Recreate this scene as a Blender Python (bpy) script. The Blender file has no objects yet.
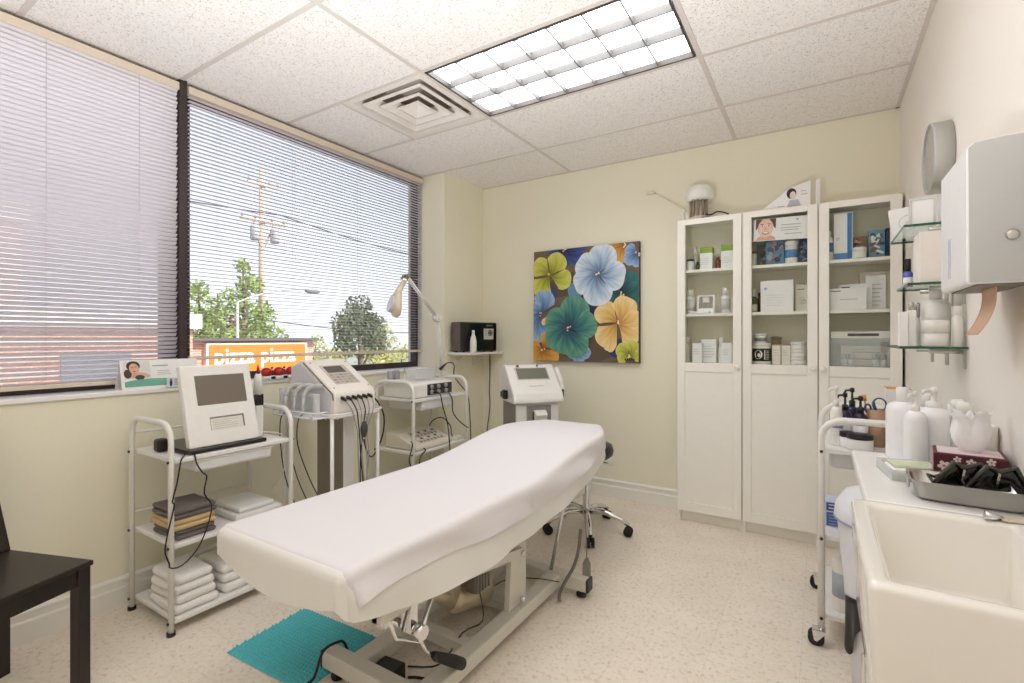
import bpy, bmesh, math, random
from mathutils import Matrix, Vector, noise
random.seed(7)
R = math.radians
PI = math.pi
sc = bpy.context.scene
col = sc.collection

# ------------------------------------------------------------------ colours and materials
def lin(c):
    out = []
    for v in c[:3]:
        v = v / 255.0
        out.append(v / 12.92 if v <= 0.04045 else ((v + 0.055) / 1.055) ** 2.4)
    return tuple(out)

MATS = {}
def M(name, rgb, rough=0.5, metal=0.0, var=0.05, scale=30.0, bump=0.0, spec=0.5, coat=0.0):
    if name in MATS:
        return MATS[name]
    m = bpy.data.materials.new(name)
    m.use_nodes = True
    nt = m.node_tree
    b = nt.nodes['Principled BSDF']
    b.inputs['Roughness'].default_value = rough
    b.inputs['Metallic'].default_value = metal
    b.inputs['Specular IOR Level'].default_value = spec
    b.inputs['Coat Weight'].default_value = coat
    tc = nt.nodes.new('ShaderNodeTexCoord')
    nz = nt.nodes.new('ShaderNodeTexNoise')
    nz.inputs['Scale'].default_value = scale
    nz.inputs['Detail'].default_value = 3
    nt.links.new(tc.outputs['Object'], nz.inputs['Vector'])
    mx = nt.nodes.new('ShaderNodeMix')
    mx.data_type = 'RGBA'
    c = lin(rgb)
    mx.inputs[6].default_value = (*[min(1, v * (1 - var)) for v in c], 1)
    mx.inputs[7].default_value = (*[min(1, v * (1 + var)) for v in c], 1)
    nt.links.new(nz.outputs['Fac'], mx.inputs[0])
    nt.links.new(mx.outputs[2], b.inputs['Base Color'])
    if bump:
        bp = nt.nodes.new('ShaderNodeBump')
        bp.inputs['Strength'].default_value = bump
        bp.inputs['Distance'].default_value = 0.004
        nt.links.new(nz.outputs['Fac'], bp.inputs['Height'])
        nt.links.new(bp.outputs['Normal'], b.inputs['Normal'])
    MATS[name] = m
    return m

def emit_mat(name, rgb, strength):
    m = bpy.data.materials.new(name)
    m.use_nodes = True
    nt = m.node_tree
    b = nt.nodes['Principled BSDF']
    b.inputs['Base Color'].default_value = (0.8, 0.8, 0.8, 1)
    b.inputs['Emission Color'].default_value = (*lin(rgb), 1)
    b.inputs['Emission Strength'].default_value = strength
    return m

def glass_mat(name, tint=(255, 255, 255), refl=0.12, rough=0.02):
    m = bpy.data.materials.new(name)
    m.use_nodes = True
    nt = m.node_tree
    nt.nodes.remove(nt.nodes['Principled BSDF'])
    out = nt.nodes['Material Output']
    tr = nt.nodes.new('ShaderNodeBsdfTransparent')
    tr.inputs[0].default_value = (*lin(tint), 1)
    gl = nt.nodes.new('ShaderNodeBsdfGlossy')
    gl.inputs['Roughness'].default_value = rough
    fr = nt.nodes.new('ShaderNodeFresnel')
    fr.inputs['IOR'].default_value = 1.3
    mm = nt.nodes.new('ShaderNodeMath')
    mm.operation = 'MULTIPLY'
    mm.inputs[1].default_value = refl * 8
    mm.use_clamp = True
    nt.links.new(fr.outputs[0], mm.inputs[0])
    mx = nt.nodes.new('ShaderNodeMixShader')
    nt.links.new(mm.outputs[0], mx.inputs[0])
    nt.links.new(tr.outputs[0], mx.inputs[1])
    nt.links.new(gl.outputs[0], mx.inputs[2])
    nt.links.new(mx.outputs[0], out.inputs['Surface'])
    return m

def clear_plastic(name, rgb, alpha):
    m = bpy.data.materials.new(name)
    m.use_nodes = True
    b = m.node_tree.nodes['Principled BSDF']
    b.inputs['Base Color'].default_value = (*lin(rgb), 1)
    b.inputs['Roughness'].default_value = 0.15
    b.inputs['Alpha'].default_value = alpha
    return m

def print_mat(name='printed_ink', rough=0.6):
    """Surface pigment: colour of each printed shape stored on the mesh itself."""
    m = bpy.data.materials.new(name)
    m.use_nodes = True
    nt = m.node_tree
    b = nt.nodes['Principled BSDF']
    b.inputs['Roughness'].default_value = rough
    a = nt.nodes.new('ShaderNodeAttribute')
    a.attribute_name = 'Col'
    nt.links.new(a.outputs['Color'], b.inputs['Base Color'])
    return m

# ------------------------------------------------------------------ mesh builder
class MB:
    def __init__(s):
        s.v, s.f, s.sm, s.mi = [], [], [], []
        s.cur = 0
    def add(s, vs, fs, smooth=False):
        b = len(s.v)
        s.v += [Vector(p) for p in vs]
        for f in fs:
            s.f.append(tuple(b + i for i in f)); s.sm.append(smooth); s.mi.append(s.cur)
        return s
    def box(s, x0, x1, y0, y1, z0, z1):
        vs = [(x, y, z) for z in (z0, z1) for y in (y0, y1) for x in (x0, x1)]
        return s.add(vs, [(0, 2, 3, 1), (4, 5, 7, 6), (0, 1, 5, 4), (1, 3, 7, 5), (3, 2, 6, 7), (2, 0, 4, 6)])
    def rbox(s, x0, x1, y0, y1, z0, z1, r=0.005, seg=2, smooth=True):
        bm = bmesh.new()
        bmesh.ops.create_cube(bm, size=1)
        for v in bm.verts:
            v.co = Vector(((x0 + x1) / 2 + v.co.x * (x1 - x0), (y0 + y1) / 2 + v.co.y * (y1 - y0), (z0 + z1) / 2 + v.co.z * (z1 - z0)))
        r = min(r, 0.45 * min(abs(x1 - x0), abs(y1 - y0), abs(z1 - z0)))
        bmesh.ops.bevel(bm, geom=list(bm.edges), offset=r, segments=seg, affect='EDGES', profile=0.5)
        bm.verts.index_update()
        s.add([v.co.copy() for v in bm.verts], [tuple(v.index for v in f.verts) for f in bm.faces], False)
        bm.free()
        return s
    def tube(s, pts, r, n=8, closed=False, cap=True, ry=None):
        pts = [Vector(p) for p in pts]
        N = len(pts)
        rs = r if isinstance(r, (list, tuple)) else [r] * N
        vs, fs = [], []
        up = None
        for i, p in enumerate(pts):
            a = pts[i - 1] if (i > 0 or closed) else p
            c = pts[(i + 1) % N] if (i < N - 1 or closed) else p
            t = (c - a)
            if t.length < 1e-9: t = Vector((0, 0, 1))
            t.normalize()
            if up is None:
                up = Vector((0, 0, 1)) if abs(t.z) < 0.9 else Vector((1, 0, 0))
                if ry: up = Vector(ry[1])
            u = up - t * up.dot(t)
            if u.length < 1e-6:
                u = t.orthogonal()
            u.normalize()
            w = t.cross(u)
            up = u
            k = 1.0
            for j in range(n):
                an = 2 * PI * j / n
                vs.append(p + u * (math.cos(an) * rs[i] * (ry[0] if ry else 1)) + w * (math.sin(an) * rs[i]))
        m = N if closed else N - 1
        for i in range(m):
            for j in range(n):
                a, b2 = i * n + j, i * n + (j + 1) % n
                c, d = ((i + 1) % N) * n + (j + 1) % n, ((i + 1) % N) * n + j
                fs.append((a, b2, c, d))
        s.add(vs, fs, True)
        if cap and not closed:
            s.add(vs[:n], [tuple(reversed(range(n)))]); s.add(vs[-n:], [tuple(range(n))])
        return s
    def lathe(s, cx, cy, prof, n=20, smooth=True):
        vs, fs = [], []
        for (r, z) in prof:
            for j in range(n):
                a = 2 * PI * j / n
                vs.append((cx + r * math.cos(a), cy + r * math.sin(a), z))
        for i in range(len(prof) - 1):
            for j in range(n):
                fs.append((i * n + j, i * n + (j + 1) % n, (i + 1) * n + (j + 1) % n, (i + 1) * n + j))
        s.add(vs, fs, smooth)
        if prof[0][0] > 1e-4: s.add(vs[:n], [tuple(reversed(range(n)))])
        if prof[-1][0] > 1e-4: s.add(vs[-n:], [tuple(range(n))])
        return s
    def cyl(s, p0, p1, r, n=14):
        return s.tube([p0, p1], r, n)
    def ell(s, c, rx, ry, rz, n=14, m=8):
        vs, fs = [], []
        for i in range(m + 1):
            th = PI * i / m
            for j in range(n):
                a = 2 * PI * j / n
                vs.append((c[0] + rx * math.sin(th) * math.cos(a), c[1] + ry * math.sin(th) * math.sin(a), c[2] + rz * math.cos(th)))
        for i in range(m):
            for j in range(n):
                fs.append((i * n + j, (i + 1) * n + j, (i + 1) * n + (j + 1) % n, i * n + (j + 1) % n))
        return s.add(vs, fs, True)
    def prism(s, poly, axis, a0, a1, smooth=False):
        """poly: 2-D points in the two other axes (in x,y,z order), extruded along axis."""
        n = len(poly)
        def P(p, a):
            q = list(p); q.insert(axis, a); return tuple(q)
        vs = [P(p, a0) for p in poly] + [P(p, a1) for p in poly]
        fs = [(i, (i + 1) % n, n + (i + 1) % n, n + i) for i in range(n)]
        s.add(vs, fs, smooth)
        s.add(vs[:n], [tuple(range(n))]); s.add(vs[n:], [tuple(reversed(range(n)))])
        return s
    def grid(s, P, nu, nv, smooth=True):
        vs = [P(i / nu, j / nv) for i in range(nu + 1) for j in range(nv + 1)]
        w = nv + 1
        return s.add(vs, [(i * w + j, (i + 1) * w + j, (i + 1) * w + j + 1, i * w + j + 1) for i in range(nu) for j in range(nv)], smooth)
    def xf(s, mt, start=0):
        for i in range(start, len(s.v)): s.v[i] = mt @ s.v[i]
        return s
    def jit(s, a, sc_=8, start=0):
        for i in range(start, len(s.v)):
            s.v[i] = s.v[i] + noise.noise_vector(s.v[i] * sc_) * a
        return s
    def build(s, name, mat, parent=None, at=None, local=False, solid=0.0, recalc=True, subs=0):
        me = bpy.data.meshes.new(name)
        o = bpy.data.objects.new(name, me)
        col.objects.link(o)
        vs = s.v
        if parent is not None:
            o.parent = parent
            if not local:
                inv = frame(parent).inverted()
                vs = [inv @ v for v in vs]
        else:
            if at is None:
                lo = [min(v[i] for v in vs) for i in range(3)]
                hi = [max(v[i] for v in vs) for i in range(3)]
                at = ((lo[0] + hi[0]) / 2, (lo[1] + hi[1]) / 2, lo[2])
            at = Vector(at)
            if not local:
                vs = [v - at for v in vs]
            o.location = at
        me.from_pydata([tuple(v) for v in vs], [], s.f)
        me.polygons.foreach_set('use_smooth', s.sm)
        ml = mat if isinstance(mat, (list, tuple)) else [mat]
        for m in ml: me.materials.append(m)
        if len(ml) > 1: me.polygons.foreach_set('material_index', s.mi)
        if recalc:
            bm = bmesh.new(); bm.from_mesh(me)
            bmesh.ops.remove_doubles(bm, verts=bm.verts, dist=1e-6)
            bmesh.ops.recalc_face_normals(bm, faces=bm.faces)
            bm.to_mesh(me); bm.free()
        if subs:
            sb = o.modifiers.new('subdivision', 'SUBSURF'); sb.levels = subs; sb.render_levels = subs
        if solid:
            md = o.modifiers.new('thickness', 'SOLIDIFY'); md.thickness = solid; md.offset = 0
        return o

def frame(o):
    m = Matrix.Translation(o.location) @ o.rotation_euler.to_matrix().to_4x4()
    return frame(o.parent) @ m if o.parent else m

def tag(o, label, cat, group=None, kind=None):
    if label: o['label'] = label
    if cat: o['category'] = cat
    if group: o['group'] = group
    if kind: o['kind'] = kind
    return o

def thing(name, label, cat, loc, rz=0.0, group=None):
    o = bpy.data.objects.new(name, None)
    o.empty_display_size = 0.05
    col.objects.link(o)
    o.location = loc
    o.rotation_euler = (0, 0, rz)
    return tag(o, label, cat, group)

def struct(name, mb, mat, parent=None):
    o = mb.build(name, mat, parent, at=(0, 0, 0) if parent is None else None)
    if parent is None: o['kind'] = 'structure'
    return o

def dup(root, loc, label=None, rz=None):
    def cp(o, par):
        c = o.copy(); col.objects.link(c)
        if par: c.parent = par
        for ch in list(o.children): cp(ch, c)
        return c
    r = cp(root, None)
    r.location = loc
    if rz is not None: r.rotation_euler = (0, 0, rz)
    if label: r['label'] = label
    return r

class Art:
    """Printed shapes: thin layers of pigment, each with its own colour, in the panel's own 2-D frame (u right, v up), metres."""
    def __init__(s): s.v, s.f, s.c, s.k = [], [], [], 0
    def poly(s, pts, rgb):
        b = len(s.v); s.k += 1
        s.v += [(p[0], p[1], s.k * 0.00012) for p in pts]
        s.f.append(tuple(range(b, b + len(pts)))); s.c.append([lin(rgb)] * len(pts))
        return s
    def rect(s, u0, v0, u1, v1, rgb): return s.poly([(u0, v0), (u1, v0), (u1, v1), (u0, v1)], rgb)
    def ell(s, u, v, a, b, rgb, rot=0, n=18):
        c_, s_ = math.cos(rot), math.sin(rot)
        return s.poly([(u + a * math.cos(t) * c_ - b * math.sin(t) * s_, v + a * math.cos(t) * s_ + b * math.sin(t) * c_) for t in [2 * PI * i / n for i in range(n)]], rgb)
    def lines(s, u0, v1, w, n, gap, h, rgb, ragged=0.3):
        for i in range(n):
            ww = w * (1 - ragged * random.random())
            s.rect(u0, v1 - i * gap - h, u0 + ww, v1 - i * gap, rgb)
        return s
    def fan(s, rings, cols):
        """rings of points (inner to outer), colour per point"""
        s.k += 1
        b = len(s.v); n = len(rings[0])
        fl = [c for r in cols for c in r]
        for r in rings: s.v += [(p[0], p[1], s.k * 0.00012) for p in r]
        for i in range(len(rings) - 1):
            for j in range(n - 1):
                q = (i * n + j, i * n + j + 1, (i + 1) * n + j + 1, (i + 1) * n + j)
                s.f.append(tuple(b + x for x in q)); s.c.append([fl[x] for x in q])
        return s
    def build(s, name, mt, parent, mat, tint=None):
        me = bpy.data.meshes.new(name)
        o = bpy.data.objects.new(name, me); col.objects.link(o); o.parent = parent
        inv = frame(parent).inverted()
        me.from_pydata([tuple(inv @ (mt @ Vector(p))) for p in s.v], [], s.f)
        a = me.color_attributes.new('Col', 'FLOAT_COLOR', 'CORNER')
        flat = []
        for cs in s.c:
            for c in cs: flat += [*c, 1.0]
        a.data.foreach_set('color', flat)
        me.materials.append(mat)
        return o

def panel(origin, u, v):
    """matrix of a flat panel: u and v directions; normal = u x v"""
    u, v = Vector(u).normalized(), Vector(v).normalized()
    w = u.cross(v)
    m = Matrix(((u.x, v.x, w.x, origin[0]), (u.y, v.y, w.y, origin[1]), (u.z, v.z, w.z, origin[2]), (0, 0, 0, 1)))
    return m

def text_mesh(txt, size, mt, name, mat, parent, bold=0.0, depth=0.001, width=1.0):
    cu = bpy.data.curves.new(name + '_curve', 'FONT')
    cu.body = txt; cu.size = size; cu.offset = bold; cu.extrude = depth
    t = bpy.data.objects.new(name + '_tmp', cu); col.objects.link(t)
    dg = bpy.context.evaluated_depsgraph_get()
    me = bpy.data.meshes.new_from_object(t.evaluated_get(dg))
    bpy.data.objects.remove(t); bpy.data.curves.remove(cu)
    inv = frame(parent).inverted() if parent else Matrix()
    me.transform(inv @ mt @ Matrix.Diagonal((width, 1, 1, 1)))
    me.materials.clear(); me.materials.append(mat)
    o = bpy.data.objects.new(name, me); col.objects.link(o); o.parent = parent
    return o

def arc(c, r, a0, a1, n, ax=(1, 0, 0), ay=(0, 0, 1)):
    ax, ay, c = Vector(ax), Vector(ay), Vector(c)
    return [c + ax * (r * math.cos(a0 + (a1 - a0) * i / n)) + ay * (r * math.sin(a0 + (a1 - a0) * i / n)) for i in range(n + 1)]

def smooth_path(pts, k=4):
    pts = [Vector(p) for p in pts]
    if len(pts) < 3: return pts
    out = []
    for i in range(len(pts) - 1):
        p0 = pts[max(i - 1, 0)]; p1 = pts[i]; p2 = pts[i + 1]; p3 = pts[min(i + 2, len(pts) - 1)]
        for j in range(k):
            t = j / k
            out.append(0.5 * ((2 * p1) + (p2 - p0) * t + (2 * p0 - 5 * p1 + 4 * p2 - p3) * t * t + (3 * p1 - p0 - 3 * p2 + p3) * t ** 3))
    out.append(pts[-1])
    return out

# common materials
white_metal = M('white_powder_coat', (236, 234, 228), 0.35)
white_plastic = M('white_plastic', (238, 236, 230), 0.35)
white_lam = M('white_laminate', (238, 236, 232), 0.3)
black_plastic = M('black_plastic', (22, 22, 24), 0.4)
grey_plastic = M('grey_plastic', (150, 150, 148), 0.4)
chrome = M('chrome', (225, 225, 225), 0.12, 1.0, 0.02)
steel = M('brushed_steel', (200, 198, 192), 0.28, 1.0, 0.06)
rubber = M('black_rubber', (30, 30, 32), 0.7)
cab_white = M('cabinet_white_foil', (246, 243, 234), 0.35, 0, 0.02)
label_dark = M('dark_print', (60, 60, 70), 0.6)
paper_white = M('white_card', (243, 242, 240), 0.6)
ink = print_mat()
clear = clear_plastic('clear_plastic', (240, 245, 246), 0.22)
window_glass = glass_mat('window_glass', (250, 252, 252), 0.1)
# ------------------------------------------------------------------ camera (1024 x 683)
W_, H_ = 1024.0, 683.0
F_PX, CX, CY, YAW, EYE = 491.7, 508.76, 337.6, 0.5638, 1.2322
cd = bpy.data.cameras.new('camera')
cam = bpy.data.objects.new('camera', cd); col.objects.link(cam)
cd.sensor_fit = 'HORIZONTAL'; cd.sensor_width = 36.0
cd.lens = F_PX / W_ * 36.0
cd.shift_x = (W_ / 2 - CX) / W_
cd.shift_y = -(H_ / 2 - CY) / W_
cd.clip_start = 0.05; cd.clip_end = 400
cam.location = (0, 0, EYE)
cam.rotation_euler = (PI / 2, 0, YAW)
sc.camera = cam

# ------------------------------------------------------------------ room materials
XW, XR, YB, YF, CEIL = -2.72, 0.395, 3.645, -1.0, 2.576
XCOL, YCOL = -2.58, 3.10

def wall_paint(name, rgb):
    return M(name, rgb, 0.75, 0, 0.015, 60, 0.05, 0.3)
paint = wall_paint('pale_green_wall_paint', (240, 235, 213))
paint_r = wall_paint('brightened_wall_paint', (242, 237, 228))  # lighter copy of the wall paint; right wall's overexposure put into the colour
trim_white = M('white_trim_gloss', (240, 238, 230), 0.35, 0, 0.02)

def ceiling_mat():
    m = bpy.data.materials.new('acoustic_tile')
    m.use_nodes = True
    nt = m.node_tree; b = nt.nodes['Principled BSDF']; L = nt.links.new
    b.inputs['Roughness'].default_value = 0.9
    tc = nt.nodes.new('ShaderNodeTexCoord')
    n1 = nt.nodes.new('ShaderNodeTexNoise'); n1.inputs['Scale'].default_value = 150; n1.inputs['Detail'].default_value = 2
    n2 = nt.nodes.new('ShaderNodeTexNoise'); n2.inputs['Scale'].default_value = 38; n2.inputs['Detail'].default_value = 4
    L(tc.outputs['Object'], n1.inputs['Vector']); L(tc.outputs['Object'], n2.inputs['Vector'])
    r1 = nt.nodes.new('ShaderNodeValToRGB')
    r1.color_ramp.elements[0].position = 0.31; r1.color_ramp.elements[0].color = (*lin((198, 190, 183)), 1)
    r1.color_ramp.elements[1].position = 0.44; r1.color_ramp.elements[1].color = (*lin((244, 239, 235)), 1)
    L(n1.outputs['Fac'], r1.inputs[0])
    mx = nt.nodes.new('ShaderNodeMix'); mx.data_type = 'RGBA'; mx.blend_type = 'MULTIPLY'
    mx.inputs[0].default_value = 0.25
    r2 = nt.nodes.new('ShaderNodeValToRGB')
    r2.color_ramp.elements[0].position = 0.3; r2.color_ramp.elements[0].color = (0.8, 0.8, 0.8, 1)
    r2.color_ramp.elements[1].position = 0.6; r2.color_ramp.elements[1].color = (1, 1, 1, 1)
    L(n2.outputs['Fac'], r2.inputs[0])
    L(r1.outputs[0], mx.inputs[6]); L(r2.outputs[0], mx.inputs[7])
    L(mx.outputs[2], b.inputs['Base Color'])
    bp = nt.nodes.new('ShaderNodeBump'); bp.inputs['Strength'].default_value = 0.3; bp.inputs['Distance'].default_value = 0.003
    L(n1.outputs['Fac'], bp.inputs['Height']); L(bp.outputs[0], b.inputs['Normal'])
    return m

def floor_mat():
    m = bpy.data.materials.new('vinyl_composite_tile')
    m.use_nodes = True
    nt = m.node_tree; b = nt.nodes['Principled BSDF']; L = nt.links.new
    b.inputs['Roughness'].default_value = 0.38
    b.inputs['Specular IOR Level'].default_value = 0.35
    tc = nt.nodes.new('ShaderNodeTexCoord')
    n1 = nt.nodes.new('ShaderNodeTexNoise'); n1.inputs['Scale'].default_value = 60; n1.inputs['Detail'].default_value = 5; n1.inputs['Distortion'].default_value = 0.6
    n2 = nt.nodes.new('ShaderNodeTexNoise'); n2.inputs['Scale'].default_value = 5; n2.inputs['Detail'].default_value = 3
    mp = nt.nodes.new('ShaderNodeMapping'); mp.inputs['Scale'].default_value = (1 / 0.305, 1 / 0.305, 1); mp.inputs['Location'].default_value = (0.2, 0.45, 0)
    br = nt.nodes.new('ShaderNodeTexBrick')
    br.offset = 0; br.inputs['Scale'].default_value = 1; br.inputs['Mortar Size'].default_value = 0.005
    br.inputs['Mortar Smooth'].default_value = 0.3
    br.inputs['Brick Width'].default_value = 1; br.inputs['Row Height'].default_value = 1
    br.inputs['Color1'].default_value = (1, 1, 1, 1); br.inputs['Color2'].default_value = (0.97, 0.97, 0.96, 1); br.inputs['Mortar'].default_value = (0.9, 0.88, 0.85, 1)
    for n in (n1, n2): L(tc.outputs['Object'], n.inputs['Vector'])
    L(tc.outputs['Object'], mp.inputs[0]); L(mp.outputs[0], br.inputs[0])
    r1 = nt.nodes.new('ShaderNodeValToRGB')
    e = r1.color_ramp.elements
    e[0].position = 0.27; e[0].color = (*lin((216, 200, 180)), 1)
    e[1].position = 0.46; e[1].color = (*lin((241, 230, 215)), 1)
    k = e.new(0.7); k.color = (*lin((245, 235, 222)), 1)
    L(n1.outputs['Fac'], r1.inputs[0])
    a = nt.nodes.new('ShaderNodeMix'); a.data_type = 'RGBA'; a.blend_type = 'MULTIPLY'; a.inputs[0].default_value = 1
    L(r1.outputs[0], a.inputs[6]); L(br.outputs['Color'], a.inputs[7])
    c = nt.nodes.new('ShaderNodeMix'); c.data_type = 'RGBA'; c.blend_type = 'MULTIPLY'; c.inputs[0].default_value = 0.35
    r2 = nt.nodes.new('ShaderNodeValToRGB'); r2.color_ramp.elements[0].position = 0.35; r2.color_ramp.elements[0].color = (0.86, 0.83, 0.79, 1); r2.color_ramp.elements[1].position = 0.65
    L(n2.outputs['Fac'], r2.inputs[0])
    L(a.outputs[2], c.inputs[6]); L(r2.outputs[0], c.inputs[7])
    L(c.outputs[2], b.inputs['Base Color'])
    return m

# ------------------------------------------------------------------ room shell
struct('floor', MB().box(-3.0, 0.6, YF, 3.85, -0.12, 0), floor_mat())
struct('wall_back', MB().box(-3.0, 0.6, YB, YB + 0.15, 0, 2.8), paint)
struct('wall_right', MB().box(XR, XR + 0.15, YF, YB, 0, 2.8), paint_r)
struct('wall_front', MB().box(-3.0, 0.6, YF - 0.15, YF, 0, 2.8), paint_r)
wl = MB().box(XW - 0.24, XW, YF, YCOL, 0, 0.966)
wl.box(XW - 0.24, XCOL, YCOL, YB, 0, 2.8)
wl.box(XW - 0.24, XW - 0.135, YF, YCOL, 2.57, 2.8)
struct('wall_left', wl, paint)

L1, Y0 = -1.703, 1.861
xs = [-2.95, L1, L1 + 1.22, XR]
ys = [YF, Y0 - 2.44, Y0 - 1.83, Y0 - 1.22, Y0 - 0.61, Y0, Y0 + 0.61, Y0 + 1.22, YB]
cm = MB()
for i in range(3):
    for j in range(8):
        a0, a1, b0, b1 = xs[i], xs[i + 1], ys[j], ys[j + 1]
        if j == 5 and i == 1: continue
        if j == 5 and i == 0: a1 = L1 - 0.61
        cm.box(a0, a1, b0, b1, CEIL, CEIL + 0.018)
cm.box(-3.0, 0.6, YF, 3.85, 2.8, 2.9)
struct('ceiling', cm, ceiling_mat())
tg = MB()
t = 0.0115
for x in (L1, L1 + 1.22): tg.box(x - t, x + t, YF, YB, CEIL - 0.004, CEIL + 0.002)
for y in ys[1:-1]: tg.box(XW - 0.14, XR, y - t, y + t, CEIL - 0.0038, CEIL + 0.002)
tg.box(L1 - 0.61 - t, L1 - 0.61 + t, Y0, Y0 + 0.61, CEIL - 0.0036, CEIL + 0.002)
tg.box(XCOL, XR, YB - 0.02, YB, CEIL - 0.003, CEIL + 0.002)
tg.box(XR - 0.02, XR, YF, YB, CEIL - 0.003, CEIL + 0.002)
struct('trim_1', tg, M('ceiling_grid_white', (214, 205, 198), 0.5, 0, 0.02))

def base_profile(h=0.135):
    return [(0, 0), (0.016, 0), (0.016, h * 0.62), (0.011, h * 0.68), (0.011, h * 0.84), (0.016, h * 0.86), (0.016, h * 0.93), (0.006, h), (0, h)]
bl = MB().prism([(XW + p[0], p[1]) for p in base_profile()], 1, YF, YCOL)
bl.prism([(XCOL + p[0], p[1]) for p in base_profile()], 1, YCOL - 0.016, YB)
struct('baseboard_left', bl, trim_white)
bb = MB().prism([(YB - p[0], p[1]) for p in base_profile()], 0, XCOL, -0.83)
struct('baseboard_back', bb, trim_white)

# sill, windows
struct('trim_2', MB().rbox(XW - 0.24, XW + 0.012, YF, YCOL, 0.966, 0.988, 0.004), M('white_sill', (242, 241, 240), 0.35, 0, 0.02))
frame_brown = M('dark_bronze_aluminium', (62, 52, 52), 0.45, 0.2, 0.08)
def window(name, y0, y1, jr=0.045):
    w = MB()
    x0, x1 = XW - 0.215, XW - 0.15
    w.box(x0, x1, y0, y1, 0.988, 1.03)
    w.box(x0, x1, y0, y1, 2.52, 2.576)
    w.box(x0, x1, y0, y0 + 0.045, 1.03, 2.52)
    w.box(x0, x1, y1 - jr, y1, 1.03, 2.52)
    o = struct(name, w, frame_brown)
    struct('window_pane', MB().box(XW - 0.184, XW - 0.178, y0 + 0.045, y1 - jr, 1.03, 2.52), window_glass, o)
    return o
window('window_1', YF, 1.241)
window('window_2', 1.277, YCOL, 0.02)
struct('trim_3', MB().box(XW - 0.215, XW - 0.082, 1.241, 1.277, 0.988, 2.576), frame_brown)

# ------------------------------------------------------------------ venetian blinds
def blind_mat():
    m = bpy.data.materials.new('white_slat_enamel')
    m.use_nodes = True
    nt = m.node_tree; b = nt.nodes['Principled BSDF']
    b.inputs['Base Color'].default_value = (*lin((238, 234, 238)), 1)
    b.inputs['Roughness'].default_value = 0.4
    tr = nt.nodes.new('ShaderNodeBsdfTranslucent'); tr.inputs[0].default_value = (*lin((238, 232, 238)), 1)
    nz = nt.nodes.new('ShaderNodeTexNoise'); nz.inputs['Scale'].default_value = 3
    mx = nt.nodes.new('ShaderNodeMixShader'); mx.inputs[0].default_value = 0.22
    nt.links.new(b.outputs[0], mx.inputs[1]); nt.links.new(tr.outputs[0], mx.inputs[2])
    nt.links.new(mx.outputs[0], nt.nodes['Material Output'].inputs['Surface'])
    return m
slat_m = blind_mat()
slat_open = M('white_slat_paint', (226, 222, 226), 0.4, 0, 0.02)
rail_m = M('ivory_rail_enamel', (222, 206, 186), 0.4, 0, 0.02)
XB = XW - 0.09
def blind(label, y0, y1, zb, ang, pitch, cords, sm):
    t_ = thing('venetian_blind', label, 'blind', (XB, (y0 + y1) / 2, zb))
    MB().box(XB - 0.016, XB + 0.018, y0, y1, 2.512, 2.55).build('headrail', rail_m, t_)
    s = MB()
    z = zb + 0.022
    w = 0.0125
    k = 0
    while z < 2.508:
        ca, sa = math.cos(ang), math.sin(ang)
        pts = []
        for q in (-1, -0.4, 0.4, 1):
            lx, lz = q * w, 0.0016 * (1 - q * q)
            pts.append((XB + lx * ca - lz * sa, z + lx * sa + lz * ca))
        jy = 0.002 * math.sin(k * 2.3)
        vs = [(p[0], y, p[1]) for y in (y0 + 0.004 + jy, y1 - 0.004 + jy) for p in pts]
        s.add(vs, [(0, 1, 5, 4), (1, 2, 6, 5), (2, 3, 7, 6)], True)
        z += pitch; k += 1
    s.build('slats', sm, t_, recalc=False)
    MB().rbox(XB - 0.013, XB + 0.013, y0, y1, zb, zb + 0.018, 0.004).build('bottom_rail', rail_m, t_)
    for y in cords:
        c = MB()
        for dx in (-0.0145, 0.0145): c.tube([(XB + dx, y, zb + 0.01), (XB + dx, y, 2.52)], 0.0008, 4)
        c.build('ladder_cord', M('white_cord', (214, 210, 210), 0.8), t_)
    return t_
blind('white venetian blind with slats tilted shut, over the window nearest the dark chair', YF, 1.236, 1.012, R(42), 0.0213, (-0.7, 0.72, 1.06), slat_m)
blind('white venetian blind with open slats and raised bottom rail, over the window showing trees', 1.282, 3.085, 1.114, R(3), 0.0213, (1.44, 1.9, 2.42, 2.85), slat_open)

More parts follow.
